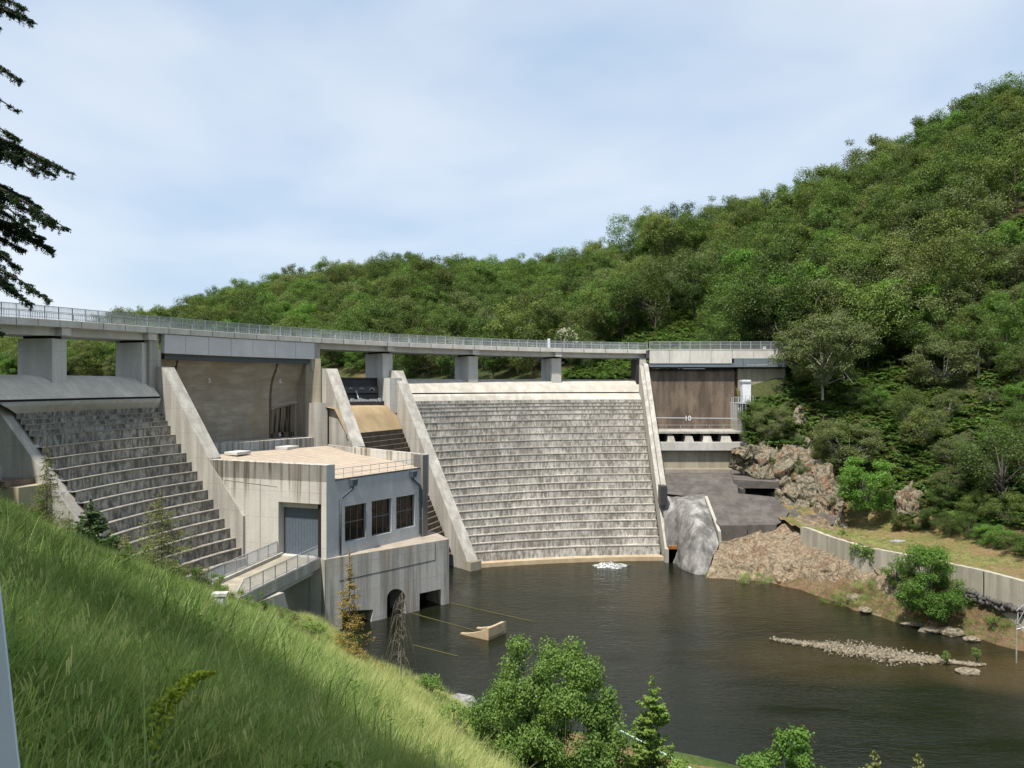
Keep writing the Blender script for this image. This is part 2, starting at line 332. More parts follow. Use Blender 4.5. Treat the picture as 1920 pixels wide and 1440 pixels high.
# ------------------------------------------------------------------ terrain
def tps_fit(pts):
    p = np.array(pts, float); X = p[:, :2]; z = p[:, 2]; n = len(X)
    def U(r2): return np.where(r2 > 1e-9, r2 * np.log(np.maximum(r2, 1e-9)) * .5, 0)
    K = U(((X[:, None] - X[None]) ** 2).sum(-1)) + np.eye(n) * 4.0
    A = np.zeros((n+3, n+3)); A[:n, :n] = K; A[:n, n] = 1; A[:n, n+1:] = X; A[n, :n] = 1; A[n+1:, :n] = X.T
    s = np.linalg.solve(A, np.r_[z, 0, 0, 0])
    def ev(x, y):
        x = np.asarray(x, float); y = np.asarray(y, float); sh = x.shape; q = np.c_[x.ravel(), y.ravel()]; out = np.zeros(len(q))
        for i in range(0, len(q), 20000):
            qq = q[i:i+20000]; out[i:i+20000] = U(((qq[:, None] - X[None]) ** 2).sum(-1)) @ s[:n] + s[n] + qq @ s[n+1:]
        return out.reshape(sh)
    return ev
def vnoise(x, y, sc, seed=0):
    xs = x / sc + seed * 13.7; ys = y / sc + seed * 7.9; xi = np.floor(xs).astype(int); yi = np.floor(ys).astype(int); fx = xs - xi; fy = ys - yi
    def h(a, b_): v = np.sin(a * 127.1 + b_ * 311.7 + seed * 17.3) * 43758.5453; return v - np.floor(v)
    sx = fx*fx*(3-2*fx); sy = fy*fy*(3-2*fy)
    return (h(xi,yi)*(1-sx)+h(xi+1,yi)*sx)*(1-sy) + (h(xi,yi+1)*(1-sx)+h(xi+1,yi+1)*sx)*sy - .5
# hillside beyond the river and the reservoir
hill_pts = [P(*a) for a in [
    (1920,700,112),(1920,560,128),(1920,400,152),(1920,262,200),(1800,325,200),(2150,640,110),(2150,350,160),(2150,60,220),(1920,900,92),(2150,1000,76),
    (1700,860,107),(1700,720,122),(1700,600,138),(1700,440,175),(1700,338,212),(1800,880,98),
    (1500,745,122),(1500,690,132),(1500,600,155),(1500,500,195),(1500,425,232),(1390,458,240),(1600,820,113),(1600,600,142),
    (1300,655,150),(1300,560,190),(1300,476,242),(1400,640,142),(1400,560,165),(1220,488,262),
    (1150,705,150),(1150,640,180),(1150,560,235),(1100,542,290),(950,640,220),(950,548,320),
    (800,600,260),(800,544,345),(700,700,215),(650,600,290),(650,545,370),(500,640,260),(500,585,390),
    (300,650,310),(300,640,420),(100,680,400),(0,668,470),(-300,670,500),(500,700,240),(300,700,270),
    ]] + [PZ(u, v, -17.6) for u, v in ((1515,986),(1600,1012),(1700,1036),(1800,1056),(1930,1088),(1570,960),(1660,975),(1750,990),(1850,1015),(1930,1042),(2100,1120),(2100,1180))] \
    + [(34,97,-17.6),(31,108,-15.5),(34,112,-13.5),(38,114,-9.5),(39,121,-4),(41,124,-1),(60,60,-17.3),(58,45,-17),(30,124,-8),(38,128,2),(44,130,5.3),(30,137,4),(22,140,1),(14,142,-2),
       (0,150,-6),(-20,150,-7),(-60,140,-7),(-80,180,-6),(-40,190,-6),(-100,240,-6),(-160,260,-3)] \
    + [(x * 1.35, y * 1.35, z * .72) for x, y, z in [P(*a) for a in [(1920,262,200),(1700,338,212),(1500,412,232),(1300,455,242),(1100,530,290),(800,530,345),(500,585,390),(100,680,400),(-300,680,500),(2300,60,220)]]]
hillf = tps_fit(hill_pts)
wallp = [XY(u, D) for u, D in ((1515,94.2),(1560,89.2),(1620,83.6),(1700,79.5),(1780,76.1),(1850,72.6),(1930,68.3))]
WX = np.array([50.] + [p[0] for p in wallp][::-1] + [35.5, 33.]); WY = np.array([55.] + [p[1] for p in wallp][::-1] + [100., 110.])
def xwall(y): return np.interp(y, WY, WX)
bank_pts = [PZ(u, v, -23.7) for u, v in ((1335,1090),(1400,1098),(1480,1112),(1560,1136),(1640,1152),(1700,1174),(1790,1188),(1850,1202),(1940,1222),(2100,1260))] \
    + [P(*a) for a in [(1350,1010,101),(1420,985,101),(1500,965,101),(1490,1000,96),(1420,1030,96),(1480,1062,90),(1560,1085,84),(1540,1040,89),(1600,1050,84),(1640,1085,81),(1700,1112,77),(1700,1080,79),(1780,1115,75),(1850,1128,72),(1930,1148,68.5),(1400,1062,93),(1360,1060,96),(1620,1120,80)]] \
    + [(18,90,-26),(24,80,-26.5),(30,72,-26.5),(34,62,-26.5),(15,100,-26),(10,80,-27),(26,60,-27),(44,58,-25),(40,56,-26),(50,52,-24),(50,60,-21.5),(36,100,-17.6)]
bankf = tps_fit(bank_pts)
def zhill(x, y):
    x = np.asarray(x, float); y = np.asarray(y, float)
    h = hillf(x, y) + vnoise(x, y, 9, 1) * 1.6 * np.clip((y - 100) / 30, 0, 1) + vnoise(x, y, 3, 2) * .5 * np.clip((y - 95) / 20, .15, 1)
    b_ = bankf(x, y) + vnoise(x, y, 4, 3) * .5 + vnoise(x, y, 1.2, 4) * .25
    k = np.clip((x - xwall(y)) / np.where(y > 94, 2.5, .12) + .5, 0, 1)
    k = np.where(y > 104, 1, k)
    return h * k + b_ * (1 - k)
def grid(name, xs, ys, zf, mat, skip=None, smooth=True):
    X, Y = np.meshgrid(xs, ys); Zg = zf(X, Y); V = np.c_[X.ravel(), Y.ravel(), Zg.ravel()]; nx = len(xs)
    i, j = np.meshgrid(np.arange(nx-1), np.arange(len(ys)-1)); a = (j*nx+i).ravel(); Q = np.c_[a, a+1, a+nx+1, a+nx]
    if skip is not None:
        c = V[Q].mean(1); Q = Q[~skip(c[:,0], c[:,1])]
    me = np_mesh(name, V, Q, mat, smooth=smooth); o = mesh_obj(name, me); return o
o = grid('hill', np.arange(-420, 330, 4.), np.arange(58, 640, 4.), zhill, M['hill'], lambda x, y: ((x > 16) & (x < 72) & (y < 138)) | ((y < 140) & (x < 16)))
tag(o, kind='structure')
o = grid('hill', np.arange(16, 72.3, .4), np.arange(56, 138.3, .4), zhill, M['hill'],
         lambda x, y: (x < xwall(y) + .1) | ((y > 100) & (y < 130.5) & (x < np.maximum(36.9, 36.6 + (118 - y)*.42))) | (((x - xwall(y)) < 15 + (y - 95) * .12) & (y < 106) & (zhill(x, y) < -16.6)))
tag(o, kind='structure')
o = grid('path', np.arange(28, 66, .45), np.arange(56, 106.3, .45), lambda x, y: zhill(x, y) + .004, M['terrace'],
         lambda x, y: (x < xwall(y) + .1) | ((x - xwall(y)) > 16 + (y - 95) * .12) | (zhill(x, y) > -16.3))
o.name = 'ground'; tag(o, kind='structure')
o = grid('river_bank', np.arange(20, 52, .3), np.arange(56, 106, .3), lambda x, y: np.minimum(bankf(x, y) + vnoise(x, y, 4, 3)*.5 + vnoise(x, y, 1.2, 4)*.25, -17.9) - 1.5*np.clip((y - 80)/3, 0, 1), M['bank'], lambda x, y: (x > xwall(y) - .05))
o.name = 'ground'; tag(o, kind='structure')

# near bank, falling from the viewer's feet to the river
def g(u): return .127 + .00034 * u
near = []
for u in (-900,-500,-200,0,200,400,620,800,950,1150):
    for D in (2,6,14,26,40,52,60):
        if D > 52 and u > 560: continue
        if D > 40 and u > 780: continue
        gg = g(u) if u <= 450 else g(u) - .004
        if u >= 800: gg += .012
        if u >= 950: gg += .02
        if u == 400: gg -= .012
        if u == 0: gg += .018
        if u in (-200, 200): gg += .010
        near.append(((u-960)/F*D, D, -1.65 - gg * D))
near += [(0,-1,-1.45),(3,-2,-2.5),(-6,-6,3.),(0,-12,4.),(10,0,-7),(-20,0,6.5),
    (-18,61,-18.2),(-16,68,-21.5),(-19,70,-21),(-23.5,63,-17.2),(-27,66,-17.8),(-31,63,-15.6),(-41,61,-10.3),(-52,60,-6),(-30,72,-20),(-24,74,-22.5),(-14,64,-22),(-10,58,-21.8),
    (-5.5,56,-22.2),(-3,52,-22),(0,46,-21.8),(-7.5,60,-23.4),(-2,56,-23.6),(5,51.8,-23.6),(12.7,48,-23.6),(22,43,-23.6),(34,38,-23.6),(4,46,-22),(11,40,-21.6),(18,35,-21.6),(28,30,-21.6),
    (10,25,-17),(20,18,-17),(-3,64,-26),(6,58,-26.5),(20,50,-26.5),(-10,68,-26),(-14,76,-26),(34,44,-26.5),(8,34,-20.5),(35,22,-21)]
nearf = tps_fit(near)
def znear(x, y): return nearf(x, y) + vnoise(x, y, 2.5, 5) * .22 + vnoise(x, y, 8, 6) * .4 * np.clip(np.asarray(y) / 20, 0, 1)
def zn(x, y): return float(znear(np.array([x]), np.array([y]))[0])
def zh(x, y): return float(zhill(np.array([x]), np.array([y]))[0])
o = grid('ground', np.arange(-56, 44, .6), np.arange(-12, 78, .6), znear, M['soil'], lambda x, y: (y > 62) & (x < -26 ) | (znear(x, y) < -25.5))
tag(o, kind='structure')
# dry earth path low on the near bank
pth = MB(); rows = []
for t in np.linspace(0, 1, 14):
    cx, cy = 1.5 + 30*t, 47.0 - 19*t; rows.append([(cx + dx*.55, cy + dx*.8, zn(cx + dx*.55, cy + dx*.8) + .06) for dx in np.linspace(-5.5, 4.5, 12)])
o = pth.loft(rows).build('path', M['terrace'], None, True); tag(o, kind='structure')

o = MB().add([(-18,20,WATER),(80,20,WATER),(80,128,WATER),(-18,128,WATER)], [(0,1,2,3)]).build('river_water', M['water']); tag(o, kind='structure')
RES = -.2
o = MB().add([(-420,64,RES),(-47.5,64,RES),(-44,84,RES),(-23,116,RES),(14,139,RES),(45,138,RES),(60,420,RES),(-420,640,RES)], [(0,1,2,3,4,5,6,7)]).build('reservoir_water', M['water']); tag(o, kind='structure')
o = MB().add([(-900,-400,-28),(900,-400,-28),(900,1500,-28),(-900,1500,-28)], [(0,1,2,3)]).build('ground', M['soil']); tag(o, kind='structure')

# ------------------------------------------------------------------ dam
PD = np.array([-3.47147575e-12, -2.28239498e-08, 3.19406377e-05, 5.50759302e-02, 6.18616363e+01])
PZD = np.array([8.56076675e-10, -2.85528173e-06, 2.42094813e-03, 5.51449227e+00])
def Exy(u): D = float(np.polyval(PD, u)); return np.array([(u-960)/F*D, D])
def Ez(u): return float(np.polyval(PZD, u))
def Enrm(u):
    t = Exy(u+8) - Exy(u-8); t /= np.linalg.norm(t); return np.array([t[1], -t[0]]), t     # downstream normal, tangent
def E(u, d=0, z=None):
    n, t = Enrm(u); p = Exy(u) + n*d; return (p[0], p[1], Ez(u) if z is None else z)

dam = empty('dam', (0, 112, WATER), 'pale concrete arch dam with stepped spillways, wing walls and crest openings', 'dam')

def spillway(name, uL, uR, lc, rc, zs, step_name, crest_mat, step_mat, lip_mat, crest=True, sag0=3.5, sag1=1., N=28, nup=None):
    """lc / rc: functions z -> plan point of the left / right ends of the steps; zs: levels of the tread edges"""
    T = np.linspace(0, 1, N)
    def row(z, zz=None):
        L = np.array(lc(z)); R = np.array(rc(z)); d = R - L; n = np.array([-d[1], d[0]]) / np.linalg.norm(d)
        k = np.clip((z - zs[0]) / (zs[-1] - zs[0]), -.1, 1.2); s = sag0 + (sag1 - sag0) * k
        return [tuple(L + d*t + n*4*s*t*(1-t)) + (z if zz is None else zz,) for t in T]
    if crest:
        us = uL + (uR - uL) * T; rows = []
        for d, z in ((-6,-8),(-6,-1),(-5.4,.15),(-4.3,.68),(-3,.86),(-2.1,.78),(-1.2,.42),(-.4,-.18),(.35,-.95),(.6,-1.22)): rows.append([E(u, d, z) for u in us])
        MB().loft(rows).build(step_name + '_crest', crest_mat, dam, True).name = 'weir_crest'
        j = np.array(row(zs[0])); e = np.array([E(u, .72, -1.42) for u in us]); e2 = np.array([E(u, .60, -1.42) for u in us])
        mid = e * .5 + j * .5 + np.array([0,0,.06])
        MB().loft([e2, e, mid, j]).build('weir_lip', lip_mat, dam, True)
        MB().loft([[E(u,.58,-1.24) for u in us],[E(u,.58,-1.44) for u in us]]).build('joint', M['black'], dam)
    rows = [row(zs[0])]
    for a, b_ in zip(zs[:-1], zs[1:]): rows.append(row(a, b_)); rows.append(row(b_))
    rows.append(row(zs[-1], WATER - 2))
    o = MB().loft(rows).build(name, step_mat, dam)
    at_ = o.data.attributes.new('v', 'FLOAT', 'FACE'); at_.data.foreach_set('value', np.repeat((np.arange(len(rows)-1)//2).astype(np.float32), N-1))
    return row
lerp = lambda a, b_, t: (a[0] + (b_[0]-a[0])*t, a[1] + (b_[1]-a[1])*t)
# right (main) spillway
rL = lambda z: lerp((-14.3,110.0), (-5.1,99.2), (z + 2.4)/(-23.1 + 2.4))
rR = lambda z: lerp((20.9,124.2), (20.1,103.5), (z + 2.4)/(-23.1 + 2.4))
zsR = [-2.4, -2.85, -3.35, -3.9, -4.55] + list(np.linspace(-5.45, -21.9, 18)) + [-23.15]
row_r = spillway('spillway_steps', 748, 1203, rL, rR, zsR, 'main', M['crest'], M['step'], M['crest'])
# left spillway
lL = lambda z: lerp((-39.5,63.4), (-31.7,63.0), (z + 4.3)/(-14.3 + 4.3))
lR = lambda z: lerp((-35.5,79.7), (-26.8,76.0), (z + 4.3)/(-16.15 + 4.3))
zsL = [-2.4, -2.9, -3.35, -3.8, -4.3] + [-4.3 - .913*k for k in range(1, 18)]
row_l = spillway('spillway_steps', -22, 292, lL, lR, zsL, 'left', M['crest_left'], M['step_left'], M['apron_slab'], sag0=.9, sag1=.6, N=18)
# thin pale nosing strips on each tread edge
def nosing(rowf, zs, mat):
    mb = MB()
    for z in zs:
        a = rowf(z); c = np.mean([p[:2] for p in a], 0); top = []; fr = []; back = []
        A = np.array(a); d = A[-1,:2] - A[0,:2]; n = np.array([d[1], -d[0]]) / np.linalg.norm(d)
        mb.loft([[(p[0]-n[0]*.25, p[1]-n[1]*.25, z+.03) for p in a], [(p[0]+n[0]*.05, p[1]+n[1]*.05, z+.03) for p in a], [(p[0]+n[0]*.05, p[1]+n[1]*.05, z-.07) for p in a]])
    o = mb.build('step_nosing', mat, dam); return o
nosing(row_r, zsR[1:-1], concrete('worn_step_edge', (.46,.435,.385), (.24,.225,.20), .8, 2.2, 2.2, patch=.4))
nosing(row_l, zsL[1:], concrete('worn_step_edge_left', (.36,.335,.29), (.20,.18,.15), .8, 2.0, 2.0, patch=.4))
# toe kerb of the main spillway, wetted ochre by the water line
tr = row_r(-23.15); d = np.array(tr[-1][:2]) - np.array(tr[0][:2]); n_ = np.array([d[1], -d[0]]) / np.linalg.norm(d)
MB().loft([[(p[0],p[1],-22.95) for p in tr], [(p[0]+n_[0]*1.0,p[1]+n_[1]*1.0,-22.97) for p in tr], [(p[0]+n_[0]*1.1,p[1]+n_[1]*1.1,-24.5) for p in tr]]).build('toe_kerb', M['tan'], dam)

def wing(name, A, B, w_, side, mat, zb=-25, cap=None, extra=None, back=0):
    """wall whose top runs from A (x,y,z) down to B; side=+1: thickness towards the right of A->B"""
    ax = np.array(B[:2]) - np.array(A[:2]); ln = np.linalg.norm(ax); ax /= ln; n = np.array([ax[1], -ax[0]]) * side * w_
    prof = [A] + (extra or []) + [B]
    vs = []; k = len(prof)
    for off in (0, 1):
        for p in prof: vs.append((p[0]+n[0]*off, p[1]+n[1]*off, p[2]))
        for p in prof: vs.append((p[0]+n[0]*off, p[1]+n[1]*off, zb))
    fs = []
    for i in range(k-1):
        fs += [(i, i+1, k+i+1, k+i), (2*k+i, 3*k+i, 3*k+i+1, 2*k+i+1), (i, 2*k+i, 2*k+i+1, i+1)]
    fs += [(0, k, 3*k, 2*k), (k-1, 3*k-1, 4*k-1, 2*k-1)]
    o = MB().add(vs, fs).build(name, mat, dam)
    return o
up = lambda p, z: (p[0], p[1], z)
# wall between left spillway and the powerhouse
a0 = E(287, .4); wing('wing_wall', (-37.6,80.6,1.95), (-30.7,77.7,-7.5), 1.7, -1, M['conc'], extra=[(-36.6,80.2,1.8)], zb=-24)
wing('wing_wall', (-30.75,77.68,-7.62), (-26.6,75.9,-13.0), 1.0, -1, M['conc'], zb=-24)
# wall at the far left of the left spillway
wing('wing_wall', (-44.0,64.25,-.9), (-31.0,63.4,-16.1), 1.75, 1, M['conc'], extra=[(-42.4,64.15,-1.1)], zb=-24)
# wall right of the powerhouse bay / left of the flap gate chute
wing('wing_wall', E(598, .3, 2.1), (-19.6,94.8,-7.7), 1.7, -1, M['conc'], extra=[E(603, .9, 2.1)], zb=-24)
# wall between chute and main spillway
wl0 = rL(0.3); e0 = E(744, .2)
wing('wing_wall', (-17.0,112.2,2.0), (-4.4,98.3,-22.4), 1.7, 1, M['conc'], extra=[(-15.7,110.8,2.0)], zb=-26)
MB().prism([(-4.9,98.9),(-6.2,97.7),(-5.2,96.5),(-3.9,97.7)], -26, -22.4).build('wall_toe', M['beige'], dam)
# wall at the right end of the main spillway
wing('wing_wall', (20.9,126.4,3.1), (20.35,102.0,-22.2), .55, -1, M['conc'], extra=[(20.9,125.2,2.9)], zb=-26)
wing('wing_wall', (21.45,126.4,3.5), (21.0,102.0,-21.9), .7, -1, M['conc'], extra=[(21.45,125.0,3.3)], zb=-26)
MB().box(20.2,21.9,101.2,102.1,-26,-21.7).build('wall_toe', M['conc'], dam)

# flap gate chute
cL = lambda z: lerp((-24.4,99.0), (-12.4,89.0), (z + 0)/(-20.))
cR = lambda z: (lambda p: (p[0]-1.9, p[1]-.8))(lerp((-16.6,112.0), (-5.1,99.2), (z + 0)/(-23.1)))
T9 = np.linspace(0, 1, 9)
def crow(z, zz=None): a, b_ = np.array(cL(z)), np.array(cR(z)); return [tuple(a + (b_-a)*t) + (z if zz is None else zz,) for t in T9]
rows = [[tuple(np.array(E(u, dd, zz_))) for u in np.linspace(600, 742, 9)] for dd, zz_ in ((-6,-5),(-5.5,-2.9),(-2.5,-2.7),(-.5,-2.75))]
rows += [crow(-3.1), crow(-4.2), crow(-6.2)]
MB().loft(rows).build('chute_floor', M['chute'], dam, True)
zc = [-6.2 - .62*k for k in range(0, 26)]; rows = [crow(-6.2)]
for a, b_ in zip(zc[:-1], zc[1:]): rows.append(crow(a, b_)); rows.append(crow(b_))
MB().loft(rows).build('chute_steps', M['chute_step'], dam)
# pier between the flap gate and the wing wall
MB().obox(Exy(735) + Enrm(735)[0]*(-1.6), Enrm(735)[0], 5.2, 2.0, -4, .95).build('gate_pier', M['conc_grey'], dam)

# brown overflow wall over the powerhouse
us = np.linspace(306, 594, 22)
prof = [(-1.5,3.6),(-1.52,2.6),(-1.75,1.9),(-2.25,1.0),(-2.65,0),(-2.85,-1.2),(-2.9,-3),(-2.9,-8.5)]
us_ = np.array([u for u in us])
MB().loft([[E(u, d, z) for u in us_] for d, z in prof]).build('overflow_wall', M['brown'], dam, True)
for uu in (352, 534):                      # vertical water-stained ribs
    mb = MB(); mb.tube([E(uu, d + .02, z) for d, z in prof if z < 3], .16, 6); mb.build('wall_rib', concrete('dark_rib', (.20,.165,.12), (.10,.08,.05), .6), dam, True)
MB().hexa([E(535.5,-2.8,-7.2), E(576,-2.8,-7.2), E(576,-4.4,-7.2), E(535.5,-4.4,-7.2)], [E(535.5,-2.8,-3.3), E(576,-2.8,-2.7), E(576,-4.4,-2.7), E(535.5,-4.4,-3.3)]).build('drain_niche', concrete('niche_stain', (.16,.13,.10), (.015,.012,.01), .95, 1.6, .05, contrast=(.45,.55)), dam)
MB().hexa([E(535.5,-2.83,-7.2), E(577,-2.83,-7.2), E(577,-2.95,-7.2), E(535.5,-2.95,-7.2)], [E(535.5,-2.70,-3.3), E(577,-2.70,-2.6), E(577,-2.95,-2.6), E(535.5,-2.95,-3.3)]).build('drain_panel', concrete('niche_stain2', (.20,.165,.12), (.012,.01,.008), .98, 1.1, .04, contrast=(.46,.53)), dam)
MB().tube([E(534, -2.6, -3.2), E(545, -2.3, -2.6), E(560,-2.2,-2.4), E(577,-2.2,-2.3)], .14).build('niche_lintel', M['brown'], dam)
# rounded side cheeks
MB().prism([E(306,-.3)[:2], E(306,-3.2)[:2], E(301,-3.2)[:2], E(301,-.3)[:2]], -8, 3.7).build('cheek_wall', M['conc'], dam)
MB().prism([E(597,.5)[:2], E(582,-1.0)[:2], E(582,-3.2)[:2], E(598,-3.2)[:2]], -8.5, 3.4).build('cheek_wall', M['beige'], dam)
MB().prism([E(597,1.9)[:2], E(583,.9)[:2], E(583,-3.0)[:2], E(598,-3.0)[:2]], -8.5, -2.4).build('buttress', M['conc'], dam)
# low wall at its foot
MB().prism([E(330,-.8)[:2], E(594,.6)[:2], E(594,-2.9)[:2], E(330,-2.9)[:2]], -9.5, [-6.75,-6.85,-6.85,-6.75]).build('upstand', M['streaky'], dam)

# white painted level figures, as on the real wall
def figure(txt, loc, rot, size, parent, mat):
    cu = bpy.data.curves.new('level_figure', 'FONT'); cu.body = txt; cu.size = size; cu.extrude = .004; cu.materials.append(mat); cu.align_x = 'CENTER'
    t_ = bpy.data.objects.new('level_figure', cu); sc.collection.objects.link(t_); me = bpy.data.meshes.new_from_object(t_); bpy.data.objects.remove(t_)
    o = bpy.data.objects.new('level_figure', me); link(o, parent); o.location = Vector(loc) + o.location; o.rotation_euler = rot; return o
def wall_rot(u): t = Enrm(u)[1]; return (math.radians(90), 0, math.atan2(t[1], t[0]))
for txt, u, d, z in (('5', 420, -2.35, .2), ('6', 548, -2.35, .2), ('5', 423, -2.84, -6.4), ('6', 550, -2.66, -6.7)):
    figure(txt, E(u, d, z), wall_rot(u), .8, dam, M['white'])

# ---- right abutment bay
AY = 125.2
def fx(u, D): return (u-960)/F*D
MB().box(fx(1213,AY), fx(1385,AY), AY+.9, AY+6, -14, 2.6).build('overflow_wall', M['dark_brown'], dam, bevel=.5)
MB().box(fx(1386,AY), fx(1475,AY), AY+.6, AY+6, -8, 2.6).build('abutment_wall', M['beige'], dam)
MB().box(fx(1393,AY), fx(1440,AY), AY+.3, AY+.6, -.8, -.65).build('string_course', M['beige'], dam)
figure('10', (fx(1292,AY), AY+.86, -5.9), (math.radians(90),0,0), 1.15, dam, M['white'])
figure('1', (fx(1433,AY), AY+.56, .0-1.2), (math.radians(90),0,0), .9, dam, M['white'])
figure('1', (fx(1438,AY), AY+.56, .0-1.2), (math.radians(90),0,0), .9, dam, M['white'])
# gallery of trapezoid buttresses under a walkway
GY = 119.
gx0, gx1 = fx(1221,GY), fx(1396,GY)
MB().box(gx0, gx1+.1, GY+.4, AY+1, -7.62, -7.3).build('walkway_slab', M['conc'], dam)
MB().box(gx0, gx1, GY-.1, AY+1, -10.2, -8.95).build('gallery_beam', M['apron_slab'], dam)
MB().box(gx0, gx1-.4, GY+.7, AY+1, -13.7, -10.2).build('gallery_wall', M['beige'], dam)
MB().box(gx0, gx1-.6, GY-.2, GY+.7, -13.9, -13.1).build('gallery_ledge', M['ledge'], dam)
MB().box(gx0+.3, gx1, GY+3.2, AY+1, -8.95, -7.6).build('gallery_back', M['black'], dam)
MB().box(gx0, gx0+.75, GY+.2, AY, -8.95, -7.62).build('gallery_pillar', M['conc'], dam)
for ua, ub in ((1252,1267),(1285,1302),(1319,1337),(1353,1373)):
    x0, x1 = fx(ua,GY), fx(ub,GY)
    MB().add([(x0,GY+.2,-8.95),(x1,GY+.2,-8.95),(x1,GY+3.5,-8.95),(x0,GY+3.5,-8.95),(x0+.3,GY+1.7,-7.62),(x1-.5,GY+1.7,-7.62),(x1-.5,GY+3.5,-7.62),(x0+.3,GY+3.5,-7.62),(x0+.1,GY+.5,-8.1),(x1-.2,GY+.5,-8.1)],
             [(0,1,9,8),(8,9,5,4),(1,2,6,5,9),(3,0,8,4,7),(4,5,6,7),(2,3,7,6)]).build('gallery_pillar', M['conc'], dam)
MB().hexa([(gx1,GY-.2,-10.2),(gx1+.9,GY-.2,-10.2),(gx1+.9,AY+1,-10.2),(gx1,AY+1,-10.2)],[(gx1-.3,GY+2.8,-2.9),(gx1+.3,GY+2.8,-2.9),(gx1+.3,AY+1,-2.9),(gx1-.3,AY+1,-2.9)]).build('side_wall', M['conc'], dam)
# black apron that falls to the river, with the overhanging slab and its dark cave
APR = [(116.0,-13.3,[1234,1300,1350,1376]),(113.5,-13.8,[1236,1300,1350,1379]),(111,-14.4,[1238,1300,1350,1382]),(107.5,-15.2,[1240,1300,1360,1384]),(106.5,-15.6,[1300,1330,1380,1450]),(103.5,-17.0,[1324,1345,1400,1480]),(101.0,-17.9,[1338,1355,1410,1470]),(100.2,-18.3,[1346,1360,1400,1456]),(100.0,-26,[1346,1360,1400,1456])]
rows = []
for D, z, uu in APR:
    xs = np.interp(np.linspace(0, 3, 25), range(4), [fx(u, D) for u in uu]); rows.append([(x, D, z + .10*mnoise.noise(Vector((x*.7, D*.7, 3)))) for x in xs])
MB().loft(rows).build('apron', M['apron'], dam)
zt = -13.6
MB().hexa([P(1372,0,117)[:1]+(117.5,-14.9), (fx(1457,111),110.2,-14.9+.5), (fx(1462,116),117,-14.5), (fx(1380,119),119,-14.5)], [P(1372,0,117)[:1]+(117.5,zt), (fx(1457,111),110.2,-14.05), (fx(1462,116),117,-13.3), (fx(1380,119),119,-13.3)]).build('cave_roof_slab', M['apron'], dam)
MB().hexa([(fx(1372,112),111.0,-14.95), (fx(1457,110.2),109.6,-14.85), (fx(1462,116),117,-14.9), (fx(1374,117),118.4,-14.9)], [(fx(1372,112),111.0,-13.75), (fx(1457,110.2),109.6,-13.95), (fx(1462,116),117,-13.3), (fx(1374,117),118.4,-13.2)]).build('cave_roof_slab', M['apron'], dam)
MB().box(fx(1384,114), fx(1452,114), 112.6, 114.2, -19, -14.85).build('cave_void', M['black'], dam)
MB().box(fx(1378,112), fx(1384,112), 108.6, 113.5, -19, -14.8).build('cave_cheek', M['apron'], dam)
MB().hexa([(fx(1334,103),103.0,-24),(fx(1352,98.6),98.4,-24),(fx(1357,98.6),98.6,-24),(fx(1339,103),103.2,-24)], [(fx(1322,104.5),104.8,-15.2),(fx(1345,99.6),99.2,-19.0),(fx(1351,99.6),99.4,-19.0),(fx(1328,104.5),105.0,-15.2)]).build('splitter_wall', M['conc'], dam)
MB().prism([(fx(1334,103),103.1),(fx(1350,100),99.6),(fx(1400,99.9),99.7),(fx(1400,101),101.5)], -25, -18.28).build('apron_block', M['apron'], dam)
MB().box(fx(1236,106), fx(1248,106), 104.8, 106.8, -16.5, -13.9).build('outlet_box', M['gate_rib'], dam)

# ------------------------------------------------------------------ bridge deck on piers
deck = empty('road_bridge', (0, 118, 5), 'grey concrete road deck curving along the dam top on square piers', 'bridge')
ud = np.concatenate([np.linspace(-330, 1216, 90)])
def dl(prof, us=ud): return MB().loft([[E(u, d, Ez(u) + z) for u in us] for d, z in prof])
dl([(0.06,-.64),(.10,-.62),(.10,-.02),(.06,.0),(-.45,.0),(-.45,-.12)]).build('edge_beam', M['conc_deck'], deck)
dl([(-.45,-.12),(-6.3,-.12),(-6.3,0),(-6.8,0),(-6.8,-.62),(-6.0,-.62)]).build('road_surface', M['asphalt'], deck)
dl([(.06,-.64),(-.75,-.66),(-.75,-1.38),(-5.9,-1.38),(-5.9,-.62)], np.linspace(-330, 300, 40)).build('girder', M['conc_grey'], deck)
dl([(.06,-.64),(-.75,-.66),(-.75,-1.38),(-5.9,-1.38),(-5.9,-.62)], np.linspace(598, 1216, 40)).build('girder', M['conc_grey'], deck)
dl([(.06,-.64),(-.75,-.66),(-5.9,-.66)], np.linspace(300, 598, 20)).build('girder', M['conc_grey'], deck)
for u in list(np.arange(-300, 1216, 41.)):
    MB().hexa([E(u,.11,Ez(u)-.62),E(u+1.0,.11,Ez(u)-.62),E(u+1.0,.02,Ez(u)-.62),E(u,.02,Ez(u)-.62)],[E(u,.11,Ez(u)-.04),E(u+1.0,.11,Ez(u)-.04),E(u+1.0,.02,Ez(u)-.04),E(u,.02,Ez(u)-.04)]).build('edge_joint', M['steel_dark'], deck)
def pier(u, zb, wd=1.65, ln=4.7, inset=1.0, zt=None, corbel=True, mat=None):
    n, t = Enrm(u); c = Exy(u) - n*(inset + ln/2); zt = Ez(u) - 1.65 if zt is None else zt
    MB().obox(c, t, wd, ln, zb, zt).build('pier', mat or M['conc_grey'], deck)
    MB().obox(Exy(u) - n*(inset + ln/2), t, wd*.75, ln*.8, zt, Ez(u)-1.38).build('bearing', M['black'], deck)
    if corbel:
        MB().obox(Exy(u) - n*.42, t, 1.1, .72, Ez(u)-1.36, Ez(u)-.65).build('corbel', M['conc_deck'], deck)
for u, zb in ((-190,-2),(-60,-2),(126,-1.25)): pier(u, zb, 1.7, 3.6, .8)
for u, zb in ((734,-1),(893,-1.25),(1048,-1.25)): pier(u, zb)
